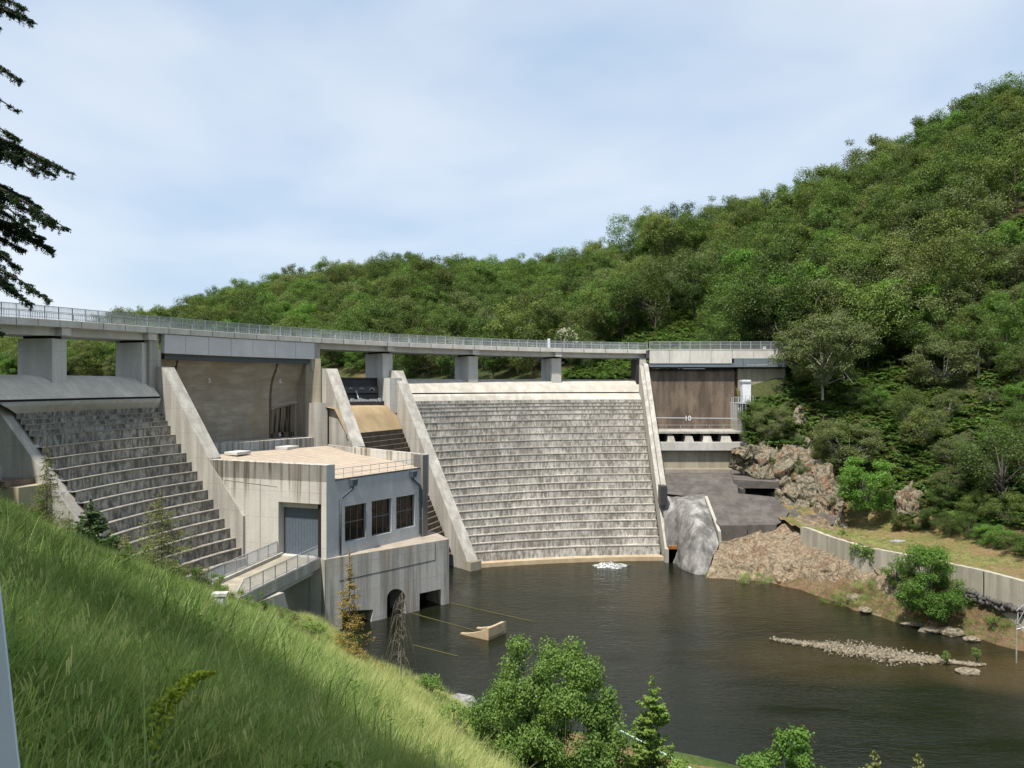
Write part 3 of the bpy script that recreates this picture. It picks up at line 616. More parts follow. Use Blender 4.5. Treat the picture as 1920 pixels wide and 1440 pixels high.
# bigger abutment pier where the panelled bay starts, and the slim ones further on
pier(287, -3, 1.5, 3.5, .7)
n, t = Enrm(289); MB().obox(Exy(293) - n*2.6, t, 1.2, 4.6, -2, Ez(289)-.66).build('pier', M['conc'], deck)
MB().obox(Exy(594) - Enrm(594)[0]*1.2, Enrm(594)[1], 1.3, 2.0, 1.8, Ez(594)-.66).build('pier', M['conc'], deck)
MB().obox(Exy(1207) - Enrm(1207)[0]*1.5, Enrm(1207)[1], 1.2, 2.4, 2.0, Ez(1207)-1.4).build('pier', M['conc_grey'], deck)
MB().obox(Exy(1198) - Enrm(1198)[0]*2.4, Enrm(1198)[1], .5, 3.5, -1.2, Ez(1198)-1.6).build('pier', M['gate_rib'], deck)
# panelled face over the powerhouse bay
pu = [309, 349, 392, 434, 475, 516.5, 555, 590.5]
for a, b_ in zip(pu[:-1], pu[1:]):
    a += .35; b_ -= .35
    q = lambda u, d, z: E(u, d, z)
    MB().hexa([q(a,-.05,3.33),q(b_,-.05,3.33),q(b_,-.55,3.33),q(a,-.55,3.33)],[q(a,-.05,Ez(a)-.7),q(b_,-.05,Ez(b_)-.7),q(b_,-.55,Ez(b_)-.7),q(a,-.55,Ez(a)-.7)]).build('fascia_panel', M['panel'], deck)
MB().loft([[E(u, d, z) for u in np.linspace(309,590,20)] for d, z in ((-.15,3.6),(-.15,3.3),(-.3,3.3))]).build('panel_backing', M['conc_grey'], deck)
MB().loft([[E(u, d, z) for u in np.linspace(315,585,20)] for d, z in ((-.5,3.4),(-.5,2.72),(-1.6,2.72))]).build('steel_beam', M['steel_dark'], deck)
# right abutment fascia
AD = 126.0; ax0, ax1 = fx(1216, AD), fx(1480, AD)
for a, b_ in ((1216,1252.5),(1252.8,1291),(1291.3,1330),(1330.3,1369)):
    MB().box(fx(a+.3,AD)-.0, fx(b_,AD), AD-1.0, AD-.6, 3.45, 5.66).build('fascia_panel', M['conc_deck'], deck)
MB().box(fx(1370,AD), fx(1409,AD), AD-1.0, AD-.6, 4.25, 5.66).build('fascia_panel', M['conc_deck'], deck)
MB().box(fx(1409.3,AD), fx(1480,AD), AD-1.0, AD-.6, 4.25, 5.66).build('fascia_panel', M['conc_deck'], deck)
MB().box(ax0-.2, ax1, AD-.6, AD+6.5, 4.3, 5.62).build('road_surface', M['asphalt'], deck)
MB().box(ax0-.2, ax1, AD-1.05, AD-.5, 5.66, 5.78).build('edge_beam', M['conc_deck'], deck)
MB().box(ax0, fx(1373,AD), AD-.9, AD-.3, 2.85, 3.45).build('steel_beam', M['grey_steel'], deck)
MB().box(fx(1373,AD), fx(1389,AD), AD-1.1, AD-.3, 2.85, 4.2).build('steel_beam', M['grey_steel'], deck)
MB().box(fx(1389.6,AD), ax1-1, AD-1.2, AD-.3, 2.85, 4.2).build('steel_beam', M['grey_steel'], deck)
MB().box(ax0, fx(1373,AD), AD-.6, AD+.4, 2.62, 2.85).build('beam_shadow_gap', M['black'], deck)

# ------------------------------------------------------------------ railings
def railing(root, pts, h=1.12, post=1.6, bar=.135, rails=(1.0,.60), bw=.03, pw=.07, mat=None, nbars=True, name='railing'):
    mat = mat or M['rail']; pts = [Vector(p) for p in pts]
    seg = [0]; 
    for a, b_ in zip(pts[:-1], pts[1:]): seg.append(seg[-1] + (b_-a).length)
    def at(s):
        i = min(max(np.searchsorted(seg, s) - 1, 0), len(pts)-2); k = (s-seg[i])/(seg[i+1]-seg[i]); return pts[i].lerp(pts[i+1], k)
    L = seg[-1]
    for r in rails:
        mb = MB()
        for a, b_ in zip(pts[:-1], pts[1:]): mb.bar(a + Vector((0,0,h*r)), b_ + Vector((0,0,h*r)), .05 if r == 1.0 else .035)
        mb.build('handrail' if r == 1.0 else 'mid_rail', mat, root)
    n = max(1, round(L/post))
    for i in range(n+1):
        p = at(L*i/n); MB().bar(p, p + Vector((0,0,h)), pw).build('post', mat, root)
    if nbars:
        mb = MB(); m = int(L/bar)
        for i in range(m): p = at(L*i/m); mb.bar(p + Vector((0,0,.06)), p + Vector((0,0,h-.02)), bw)
        tag(mb.build('railing_bars', mat, root), kind='stuff')
r1 = empty('railing', E(600,-.1), 'long grey steel bar railing along the downstream edge of the curved road deck', 'railing')
railing(r1, [E(u, -.15, Ez(u)) for u in np.linspace(-330, 1214, 100)], h=1.15)
r2 = empty('railing', E(600,-6.5), 'steel bar railing on the reservoir side of the curved road deck, behind the front railing', 'railing')
railing(r2, [E(u, -6.5, Ez(u)) for u in np.linspace(-330, 1214, 80)], h=1.15, post=3.2, bar=.27)
r3 = empty('railing', (ax0, AD-.8, 5.7), 'straight pale steel railing on the right abutment ending at the trees', 'railing')
railing(r3, [(ax0+.05, AD-.8, 5.78), (ax1, AD-.8, 5.78)], h=1.22, mat=M['rail_light'])
o = MB().box(fx(1429,AD), fx(1434.5,AD), AD-.6, AD-.2, 5.7, 6.25).build('marker_block', M['white']); tag(o, 'small white block standing behind the straight railing near the trees', 'marker')
o = MB().box(fx(1025.5,127), fx(1030,127), 124.6, 125.0, 6.0, 7.45).build('marker_post', M['white']); tag(o, 'short white post rising above the deck railing near the flowering elder', 'post')

# parapet beyond: grey road barrier glimpsed through the rails
# ------------------------------------------------------------------ flap gate
gt = empty('flap_gate', E(670, -1, -2), 'black steel flap gate with four round holes, tilted above the ochre chute', 'gate')
gA, gB = 606, 724
def gp(u, k, off=0): # k 0 bottom..1 top
    return E(u, -.9 - 1.5*k + off, -2.0 + 2.9*k)
MB().hexa([gp(gA+6,0),gp(gB-7,0),gp(gB-7,0,-.3),gp(gA+6,0,-.3)],[gp(gA,1),gp(gB,1),gp(gB,1,-.3),gp(gA,1,-.3)]).build('gate_leaf', M['gate_black'], gt)
MB().hexa([gp(gA,.97,.12),gp(gB,.97,.12),gp(gB,.97,-.4),gp(gA,.97,-.4)],[gp(gA,1.03,.12),gp(gB,1.03,.12),gp(gB,1.03,-.4),gp(gA,1.03,-.4)]).build('top_flange', M['gate_rib'], gt)
for uu in (640, 680): 
    MB().hexa([gp(uu,0,.35),gp(uu+1.5,0,.35),gp(uu+1.5,0,0),gp(uu,0,0)],[gp(uu,.98,.15),gp(uu+1.5,.98,.15),gp(uu+1.5,.98,0),gp(uu,.98,0)]).build('stiffener', M['gate_rib'], gt)
MB().hexa([gp(gA+5,.28,.25),gp(gB-6,.28,.25),gp(gB-6,.28,0),gp(gA+5,.28,0)],[gp(gA+3,.60,.35),gp(gB-4,.60,.35),gp(gB-4,.62,0),gp(gA+3,.62,0)]).build('box_girder', M['gate_rib'], gt)
for uu in (629, 647, 667, 687, 706):
    n, t = Enrm(uu); c = np.array(gp(uu, .42, .33)); mb = MB(); k = 12
    for r, dd in ((.42,.04),(.30,.055)):
        pts = [(c[0]+t[0]*r*math.cos(a)+n[0]*dd, c[1]+t[1]*r*math.cos(a)+n[1]*dd, c[2]+r*.8*math.sin(a)) for a in np.linspace(0, 2*math.pi, k, endpoint=False)]
        mb2 = MB().add(pts, [tuple(range(k))]); mb2.build('hole_rim' if r > .4 else 'hole', M['rail'] if r > .4 else M['black'], gt)
for uu in (634, 676):
    MB().tube([E(uu,.1,-3.0), gp(uu,.4,.4)], .09).build('strut', M['rail'], gt)
MB().hexa([E(612,.2,-2.9),E(719,.2,-2.9),E(719,-1.4,-2.9),E(612,-1.4,-2.9)],[E(612,.2,-2.35),E(719,.2,-2.35),E(719,-1.4,-2.1),E(612,-1.4,-2.1)]).build('sill_beam', M['gate_rib'], gt)
for k in range(14):
    uu = 616 + k*7.3; MB().obox(E(uu,.1)[:2], Enrm(uu)[1], .3+.2*random.random(), .35, -2.4, -2.1 + random.random()*.25).build('hinge_bracket', M['rail'], gt)

# ------------------------------------------------------------------ powerhouse
ph = empty('powerhouse', (-17.6, 73, WATER), 'concrete powerhouse with terracotta paved roof, grey door and three dark windows', 'powerhouse')
C0 = np.array((-30.7, 77.7)); C1 = np.array((-17.64, 73.0)); C2 = np.array((-9.5, 84.6)); C3 = np.array((-23.6, 95.0)); BT = -16.6
class Wall:
    def __init__(s, A, B): s.A = np.array(A, float); s.B = np.array(B, float); s.L = np.linalg.norm(s.B-s.A); s.t = (s.B-s.A)/s.L; s.n = np.array([s.t[1], -s.t[0]])
    def s_of(s, u):  # distance along the wall where the vertical through column u stands
        k = (u-960)/F; return (k*s.A[1] - s.A[0]) / (s.t[0] - k*s.t[1])
    def z_of(s, u, v): p = s.A + s.t*s.s_of(u); return (HZ - v)/F*p[1]
    def uv(s, u, v): return (s.s_of(u), s.z_of(u, v))
    def p(s, a, z, off=0): q = s.A + s.t*a + s.n*off; return (q[0], q[1], z)
    def face(s, outer, holes, off=0, depth=.6):
        polys = [[Vector((a, z, 0)) for a, z in outer]] + [[Vector((a, z, 0)) for a, z in h] for h in holes]
        flat = [v for q in polys for v in q]; mb = MB(); tris = tessellate_polygon(polys)
        mb.add([s.p(v.x, v.y, off) for v in flat], [tuple(t) for t in tris])
        for h in [outer] + list(holes):
            k = len(h); vs = [s.p(a, z, off) for a, z in h] + [s.p(a, z, off-depth) for a, z in h]
            mb.add(vs, [(i, (i+1)%k, k+(i+1)%k, k+i) for i in range(k)])
        return mb
W1 = Wall(C0, C1); W2 = Wall(C1, C2)
# door wall
dq = [W1.s_of(522), W1.s_of(602.3)]
door = [(dq[0], BT), (dq[0], -11.42), (dq[1], -11.42), (dq[1], BT)]
zb = -24
# outline that walks round the door opening from below
out1 = [(0,zb),(0,-7.6),(W1.L,-7.7),(W1.L,zb)]
W1.face(out1, [door], depth=1.0).build('door_wall', M['streaky'], ph)
MB().hexa([W1.p(dq[0]-.3,BT,-.95),W1.p(dq[1]+.2,BT,-.95),W1.p(dq[1]+.2,BT,-1.2),W1.p(dq[0]-.3,BT,-1.2)],[W1.p(dq[0]-.3,-11.3,-.95),W1.p(dq[1]+.2,-11.3,-.95),W1.p(dq[1]+.2,-11.3,-1.2),W1.p(dq[0]-.3,-11.3,-1.2)]).build('door_recess', M['gate_rib'], ph)
dr = MB(); 
a, b_ = dq[0]+.25, dq[1]-.05
dr.hexa([W1.p(a,BT+.05,-.82),W1.p(b_,BT+.05,-.82),W1.p(b_,BT+.05,-.95),W1.p(a,BT+.05,-.95)],[W1.p(a,-11.45,-.82),W1.p(b_,-11.45,-.82),W1.p(b_,-11.45,-.95),W1.p(a,-11.45,-.95)])
n = 26
for i in range(n):
    s0 = a + (b_-a)*i/n; s1 = s0 + (b_-a)/n*.5
    dr.hexa([W1.p(s0,BT+.06,-.78),W1.p(s1,BT+.06,-.78),W1.p(s1,BT+.06,-.82),W1.p(s0,BT+.06,-.82)],[W1.p(s0,-11.5,-.78),W1.p(s1,-11.5,-.78),W1.p(s1,-11.5,-.82),W1.p(s0,-11.5,-.82)])
dr = dr.build('door', plain('slate_blue_door_paint', (.12,.15,.185), .45), ph)
MB().hexa([W1.p(b_-.55,-13.9,-.7),W1.p(b_-.1,-13.9,-.7),W1.p(b_-.1,-13.9,-.78),W1.p(b_-.55,-13.9,-.78)],[W1.p(b_-.55,-13.8,-.7),W1.p(b_-.1,-13.8,-.7),W1.p(b_-.1,-13.8,-.78),W1.p(b_-.55,-13.8,-.78)]).build('handle', M['rail'], dr)
# shallow recessed frame lines on the door wall
for q in ([(W1.s_of(421),-9.55),(W1.s_of(421),-14.6)],[(W1.s_of(421),-9.55),(W1.s_of(520),-9.95)],[(W1.s_of(488),-8.0),(W1.s_of(488),-16.4)],[(W1.s_of(458),-9.7),(W1.s_of(458),-14.5)]):
    (s0,z0),(s1,z1) = q; MB().bar(W1.p(s0,z0,.0), W1.p(s1,z1,.0), .06, .03).build('panel_joint', M['base_block'], ph)
# parapet of the door wall returns on the window side
MB().prism([W1.p(0,0)[:2], W1.p(W1.L,0)[:2], tuple(C1 + W2.t*1.05), tuple(C1 + W2.t*1.05 - W2.n*.45), tuple(C0 - W1.n*.45)], -9.3, [-7.58,-7.68,-7.68,-7.68,-7.58]).build('parapet', M['streaky'], ph)
MB().hexa([W2.p(0,BT,.004),W2.p(1.05,BT,.004),W2.p(1.05,BT,-.4),W2.p(0,BT,-.4)],[W2.p(0,-7.7,.004),W2.p(1.05,-7.7,.004),W2.p(1.05,-7.7,-.4),W2.p(0,-7.7,-.4)]).build('corner_pilaster', M['blue'], ph)
# window wall
zt2 = lambda s_: -9.2
wins = []
for (ua, ub, va, vb, vc, vd) in ((646.8,687,947.3,941.2,1006,1015.5),(697,734,938,932,996.3,1003.6),(743,778,930.5,924.5,984,991.5)):
    s0, s1 = W2.s_of(ua), W2.s_of(ub); zt = (W2.z_of(ua,va)+W2.z_of(ub,vb))/2; zl = (W2.z_of(ua,vd)+W2.z_of(ub,vc))/2; wins.append((s0,s1,zl,zt))
out2 = [(1.05,BT-.5),(1.05,-9.2),(W2.L-.9,-9.12),(W2.L-.9,BT-.5)]
W2.face(out2, [[(s0,z0),(s0,z1),(s1,z1),(s1,z0)] for s0,s1,z0,z1 in wins], depth=.45).build('window_wall', M['blue'], ph)
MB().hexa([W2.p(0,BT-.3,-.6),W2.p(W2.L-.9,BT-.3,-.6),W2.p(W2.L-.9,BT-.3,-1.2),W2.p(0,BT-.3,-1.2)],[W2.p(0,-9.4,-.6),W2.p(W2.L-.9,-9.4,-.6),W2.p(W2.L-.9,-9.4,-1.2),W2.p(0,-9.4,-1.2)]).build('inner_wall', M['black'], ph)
for s0,s1,z0,z1 in wins:
    wf = MB(); off = -.3
    def vb_(a, w_): wf.hexa([W2.p(a-w_,z0,off),W2.p(a+w_,z0,off),W2.p(a+w_,z0,off-.06),W2.p(a-w_,z0,off-.06)],[W2.p(a-w_,z1,off),W2.p(a+w_,z1,off),W2.p(a+w_,z1,off-.06),W2.p(a-w_,z1,off-.06)])
    def hb_(z, w_): wf.hexa([W2.p(s0,z-w_,off+.003),W2.p(s1,z-w_,off+.003),W2.p(s1,z-w_,off-.05),W2.p(s0,z-w_,off-.05)],[W2.p(s0,z+w_,off+.003),W2.p(s1,z+w_,off+.003),W2.p(s1,z+w_,off-.05),W2.p(s0,z+w_,off-.05)])
    for k in range(4): vb_(s0+.04 + (s1-s0-.08)*k/3, .028)
    hb_(z0+.04,.04); hb_(z1-.04,.04); hb_((z0+z1)/2+.1,.045)
    wo_ = wf.build('window', M['frame'], ph)
    MB().add([W2.p(s0,z0,off-.05),W2.p(s1,z0,off-.05),W2.p(s1,z1,off-.05),W2.p(s0,z1,off-.05)],[(0,1,2,3)]).build('pane', M['glass'], wo_)
# far pilaster
MB().prism([W2.p(W2.L-.9,0,.35)[:2], W2.p(W2.L-.05,0,.35)[:2], W2.p(W2.L-.05,0,-1.0)[:2], W2.p(W2.L-.9,0,-1.0)[:2]], BT-1, -7.7).build('pilaster', concrete('pilaster_concrete', (.30,.29,.275), (.09,.085,.075), .7, 1.4, .06), ph)
# roof, falling towards the window side
zr = lambda s_: -9.15
MB().add([(C0[0]+.4,C0[1]-.0,-7.74),(C1[0]-.2,C1[1]+.4,-9.2),tuple(C2 - W2.t*.5)+(-9.1,),(C3[0]+.8,C3[1]-.4,-7.55),(-29.5,87,-7.6),(-32.2,84,-7.66),(-32,79,-7.7)],
         [(0,1,2,3,4,5,6)]).build('roof', M['roof'], ph)
rb = MB().prism([tuple(C0 - W1.n*.5), tuple(C1-W1.n*.5-W2.n*.5), tuple(C2-W2.n*.5), tuple(C3), (-32,84.5)], -12, [-7.9,-9.35,-9.3,-7.9,-7.9]).build('roof_slab', M['conc_grey'], ph)
# back parapet on the chute side
b0 = np.array(XY(659, 90.5)); b1 = np.array(C2) + W2.t*.1; tt = (b1-b0)/np.linalg.norm(b1-b0); nn = np.array([tt[1], -tt[0]])
bp = [tuple(b0), tuple(b1), tuple(b1-nn*.45), tuple(b0-nn*.45)]
MB().prism(bp, -12, [-7.35,-7.7,-7.7,-7.35]).build('parapet', M['streaky'], ph)
c3 = tuple(C3 + np.array([.9,-.4])); MB().prism([c3, tuple(b0), tuple(b0-nn*.4), (c3[0], c3[1]+.4)], -12, [-7.4,-7.45,-7.45,-7.4]).build('roof_kerb', M['conc'], ph)
for (ua, va, ub, vb) in ((431,849,460,844),(524,839,553,834)):
    z = -7.6; x, y, _ = PZ((ua+ub)/2, (va+vb)/2+3, z)
    MB().obox((x,y), W1.t, 1.7, 2.3, -7.62, -7.28).build('roof_hatch', M['conc_grey'], ph, bevel=.03)
rr = empty('roof_railing', (C1[0], C1[1], -9.1), 'thin two-rail steel guard along the powerhouse roof edge above the windows', 'railing')
railing(rr, [W2.p(1.1, -9.18, -.15), W2.p(W2.L-.95, -9.1, -.15)], h=1.0, post=1.25, rails=(1.0,.5), nbars=False, pw=.04, mat=M['rail_light'])
MB().hexa([W2.p(1.05,-9.24,.05),W2.p(W2.L-.9,-9.16,.05),W2.p(W2.L-.9,-9.16,-.3),W2.p(1.05,-9.24,-.3)],[W2.p(1.05,-9.16,.05),W2.p(W2.L-.9,-9.08,.05),W2.p(W2.L-.9,-9.08,-.3),W2.p(1.05,-9.16,-.3)]).build('roof_edge', M['gate_rib'], ph)
# downpipes with hoppers
for (uh, ub, zend) in ((659, 636.5, -16.5),(771.5, 786.5, -16.3)):
    sh, sb = W2.s_of(uh), W2.s_of(ub)
    dp = MB().tube([W2.p(sh,-9.9,.25), W2.p(sh,-10.2,.25), W2.p(sb + (sh-sb)*.12,-10.95,.2), W2.p(sb,-11.2,.16), W2.p(sb,zend,.16)], .1, 8).build('downpipe', M['pipe'], ph, True)
    MB().hexa([W2.p(sh-.28,-9.95,.5),W2.p(sh+.28,-9.95,.5),W2.p(sh+.28,-9.95,.003),W2.p(sh-.28,-9.95,.003)],[W2.p(sh-.38,-9.3,.58),W2.p(sh+.38,-9.3,.58),W2.p(sh+.38,-9.3,.003),W2.p(sh-.38,-9.3,.003)]).build('hopper', M['pipe'], dp)
    for z in (-12.6,-14.6): MB().tube([W2.p(sb,z-.05,.16), W2.p(sb,z+.05,.16)], .13, 8).build('bracket', M['pipe'], dp)
# lower intake block
BL = np.array((-17.75, 72.72)); BR = np.array(XY(842, 82.4)); W3 = Wall(BL, BR)
def hp(pts): return [W3.uv(u, v) for u, v in pts]
arc = [W3.uv(725.6,1175)] + [ (lambda u,v: W3.uv(u,v))(743-17.4*math.cos(a), 1121-19*math.sin(a)) for a in np.linspace(0, math.pi, 12)] + [W3.uv(760.5,1160)]
zW = -25.5; S = lambda u: W3.s_of(u)
rect = hp([(786.6,1111),(826.5,1102.5)]); 
out3 = [(0,zW),(0,BT),(W3.L,BT),(W3.L,zW)]
holes = [[(S(725.6),zW+.01)] + arc[1:-1] + [(S(760.5),zW+.01)], [(rect[0][0],zW+.01),rect[0],rect[1],(S(832.5),zW+.01)], [(S(643),zW+.01),(S(641),W3.z_of(641,1144)),(S(700),W3.z_of(700,1141)),(S(690),zW+.01)]]
blk = empty('intake_block', (-13, 77, WATER), 'stained concrete tailrace block at the water with arched and square openings', 'tailrace block')
W3.face(out3, holes, depth=3.0).build('front_wall', M['base_block'], blk)
BRb = BR + np.array([-1.9, 3.9]); 
MB().add([tuple(BL)+(BT+.012,), tuple(BR)+(BT+.012,), tuple(BRb)+(BT+.012,), (-13,90,BT+.012), tuple(C1)+(BT+.012,)], [(0,1,2,3,4)]).build('top_slab', M['ledge'], blk)
MB().add([tuple(BR)+(zW,), tuple(BRb)+(zW,), tuple(BRb)+(BT,), tuple(BR)+(BT,)], [(0,1,2,3)]).build('side_wall', M['base_block'], blk)
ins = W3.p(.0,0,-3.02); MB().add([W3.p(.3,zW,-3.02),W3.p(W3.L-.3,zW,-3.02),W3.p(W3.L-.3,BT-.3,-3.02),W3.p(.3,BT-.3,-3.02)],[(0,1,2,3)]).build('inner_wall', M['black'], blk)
mb = MB(); s0, s1 = S(636), S(816); mb.bar(W3.p(s0, -18.85,.0), W3.p(s1, -18.55,.0), .05, .05); mb.bar(W3.p(s1,-18.55,.0), W3.p(s1,-16.7,.0), .05); mb.build('pour_joint', M['gate_rib'], blk)
MB().prism([(-18.9,74.3),(-17.72,72.68),(-17.5,74.2),(-18.3,75.6)], -26, BT-.005).build('corner_buttress', M['base_block'], blk)
# shaded wall under the access bridge and the pale battered abutment
W1b = Wall(C0, C1)
MB().prism([tuple(np.array((-17.5,77.0))), (-19.2,77.2), (-19.4,75.2), (-18.2,74.6)], -26, -17.2).build('under_wall', M['conc_grey'], blk)

# ------------------------------------------------------------------ access bridge
ab = empty('access_bridge', (-21, 68, -17), 'short concrete access bridge with kerbs leading to the powerhouse door', 'bridge')
N1, N0 = np.array((-18.35, 73.4)), np.array((-21.3, 59.4)); M1, M0 = np.array((-22.9, 75.3)), np.array((-25.6, 61.3))
MB().prism([tuple(N0), tuple(N1), tuple(M1), tuple(M0)], -17.25, -16.72).build('bridge_slab', M['beige'], ab)
tb = (N1-N0)/np.linalg.norm(N1-N0); nb = np.array([tb[1], -tb[0]])
MB().prism([tuple(N0+nb*.12), tuple(N1+nb*.12), tuple(N1-nb*.35), tuple(N0-nb*.35)], -17.5, -16.52).build('kerb', M['conc'], ab)
MB().prism([tuple(M0+nb*.55), tuple(M1+nb*.55), tuple(M1-nb*.1), tuple(M0-nb*.1)], -17.5, -16.42).build('kerb', M['conc'], ab)
MB().prism([tuple(N0-nb*.6), tuple(N1-nb*.6), tuple(N1-nb*1.1), tuple(N0-nb*1.1)], -18.15, -17.25).build('girder', M['conc_grey'], ab)
MB().prism([tuple(M0+nb*1.1), tuple(M1+nb*1.1), tuple(M1+nb*.6), tuple(M0+nb*.6)], -18.15, -17.25).build('girder', M['conc_grey'], ab)
MB().prism([(-22.6,59.6),(-20.4,60.4),(-21.8,66.8),(-25.6,66.0),(-27.0,60.6)], -24, -17.55).build('abutment', M['conc'], ab)
MB().add([(-20.5,62.2,-17.6),(-19.3,65.0,-17.6),(-18.2,66.6,-24),(-19.2,61.4,-24),(-22.5,66,-17.6),(-23,62,-17.6),(-22,68,-24),(-23,61,-24)], [(0,1,2,3),(0,3,7,5),(1,4,6,2),(0,5,4,1)]).build('battered_abutment', M['conc'], ab)
ar = empty('access_bridge_railing', (N0[0], N0[1], -16.5), 'near steel bar railing of the access bridge below the powerhouse door', 'railing')
railing(ar, [tuple(N0 + tb*.3 - nb*.1)+(-16.52-.65,), tuple(N0 + tb*1.1 - nb*.1)+(-16.52,), tuple(N1 - nb*.1 - tb*.3)+(-16.52,)], h=1.15, post=1.9, bar=.15, rails=(1.0,.12))
ar2 = empty('access_bridge_railing', (M0[0], M0[1], -16.4), 'far steel bar railing of the access bridge in front of the stepped spillway', 'railing')
railing(ar2, [tuple(M0 + nb*.1 - tb*3)+(-16.5,), tuple(M1 + nb*.1 - tb*.3)+(-16.42,)], h=1.15, post=1.9, bar=.15, rails=(1.0,.12))
MB().prism([(-29.6,59.0),(-22.4,57.0),(-21.3,59.4),(-25.4,61.4),(-29.0,66)], -18.5, [-16.75]*5).build('approach_slab', concrete('worn_road_slab', (.30,.28,.24), (.2,.18,.15), .6, .8, .8), ab)
sg = empty('notice_board', (-13.3, 35, -11.2), 'small white notice with black scribbles on a grey box beside the access bridge', 'notice')
MB().obox((-13.3,35.0), (.99,.1), .46, .22, -11.6, -9.62).build('box', M['panel'], sg)
MB().obox((-13.3,35.0), (.99,.1), .68, .42, -9.62, -9.48).build('cap', M['conc_grey'], sg)
b = NB('scribbled_notice'); nz = b.noise(b.coord(), 13, 3, .5, 2.0); M['scrib'] = b.finish(b.ramp(nz, [(.46,(.75,.76,.78)),(.49,(.03,.03,.03)),(.53,(.03,.03,.03)),(.56,(.75,.76,.78))]), .5)
MB().prism([(-13.50,34.80),(-13.10,34.84),(-13.10,34.88),(-13.50,34.84)], -10.35, -9.72).build('notice_panel', M['scrib'], sg)

# concrete works left of the left spillway
lw = empty('side_wall', (-42, 60, -12), 'yellowed concrete base with a railed ledge left of the left spillway', 'wall')
MB().prism([(-47.5,61.2),(-38.3,59.6),(-37.0,62.6),(-47.5,63.2)], -16, -8.0).build('wall', concrete('yellowed_concrete', (.47,.42,.29), (.30,.25,.15), .6, .6, .2), lw)
MB().prism([(-47.5,61.0),(-39.3,59.6),(-38.4,62.7),(-47.5,63.2)], -7.98, -7.55).build('ledge', M['dark_brown'], lw)
lr = empty('railing', (-40.5, 60.8, -7.5), 'small steel bar railing on the ledge at the far left below the wing wall', 'railing')
railing(lr, [(-44,60.9,-7.55),(-40.2,60.4,-7.55)], h=1.1, post=1.3, rails=(1.0,.55), nbars=False, mat=M['rail'])

# ------------------------------------------------------------------ right bay fittings
cb = empty('cabinet', (fx(1397,122), 122, -2.8), 'tall white cabinet with grey cap on the platform beside the brown wall', 'cabinet')
x0, x1 = fx(1388.5,122), fx(1405,122); MB().hexa([(x0+.2,121.2,-2.85),(x1,121.2,-2.85),(x1,122.4,-2.85),(x0+.2,122.4,-2.85)],[(x0,121.2,.25),(x1,121.2,.25),(x1,122.4,.25),(x0,122.4,.25)]).build('body', M['white'], cb)
MB().box(x0-.08,x1+.08,121.1,122.5,.25,.5).build('cap', M['cap'], cb); MB().box(x0,x1,121.2,122.4,.5,.75).build('top', M['white'], cb)
pl = empty('platform', (fx(1395,121), 121, -3), 'small railed steel platform carrying the white cabinet', 'platform')
MB().box(fx(1385,121), fx(1412,121), 120.6, 123.5, -3.05, -2.86).build('floor', M['rail'], pl)
railing(pl, [(fx(1390,121),120.7,-2.86),(fx(1411,121),120.7,-2.86)], h=1.1, post=.6, rails=(1.0,.5), nbars=False, mat=M['rail_light'])
lad = empty('ladder', (fx(1381,121), 121, -7.3), 'caged steel access ladder standing beside the brown overflow wall', 'ladder')
xa, xb = fx(1374.5,121), fx(1387.5,121)
for x in (xa, xb): MB().box(x-.05,x+.05,120.7,120.8,-5.6,-2.0).build('stile', M['rail_light'], lad); MB().box(x-.05,x+.05,121.7,121.8,-5.6,-2.0).build('stile', M['rail_light'], lad)
for z in np.arange(-5.5,-1.9,.88): MB().box(xa,xb,120.72,120.78,z-.035,z+.035).build('hoop', M['rail_light'], lad)
for k in (.33,.66): x = xa + (xb-xa)*k; MB().box(x-.03,x+.03,120.7,120.76,-5.6,-2.0).build('cage_bar', M['rail_light'], lad)
x = fx(1391,120.5); 
for dx in (0,.55): MB().box(x+dx-.04,x+dx+.04,120.2,120.28,-10.2,-2.9).build('stile', M['rail_light'], lad)
for z in np.arange(-10,-3,.35): MB().box(x,x+.55,120.22,120.26,z-.02,z+.02).build('rung', M['rail_light'], lad)
pp = MB().tube([(fx(1220,121),120.9,-5.25),(fx(1386,121),120.9,-5.35)], .07).build('pipe', M['rail']); tag(pp, 'thin steel pipe running level across the foot of the brown wall', 'pipe')
gr_ = empty('walkway_railing', (fx(1300,119.5),119.5,-7.3), 'light steel railing on the walkway above the trapezoid pillars', 'railing')
railing(gr_, [(fx(1222,119.5),119.5,-7.3),(fx(1384,119.5),119.5,-7.3)], h=1.0, post=2.1, rails=(1.0,.45), nbars=False, mat=M['rail_light'], pw=.045)
sr = empty('stair_railing', (fx(1455,124.5),124.5,0), 'slanting handrail climbing the pale abutment wall towards the trees', 'railing')
railing(sr, [(fx(1428,124.6),124.6,-3.4),(fx(1468,124.6),124.6,-.6)], h=1.0, post=1.5, rails=(1.0,.5), nbars=False, mat=M['rail_light'], pw=.04)
# (the lettering on the beam cannot be read in the photograph; thin scuffed dashes stand for it)
mb = MB(); xx = fx(1397, AD)
for k in range(20):
    ww = .09 + .07*random.random()
    if k not in (3, 8): mb.box(xx, xx+ww, AD-1.212, AD-1.2, 3.10 + .03*random.random(), 3.25 + .03*(k > 9))
    xx += ww + .035
mb.build('beam_mark', M['rail_light'], deck)

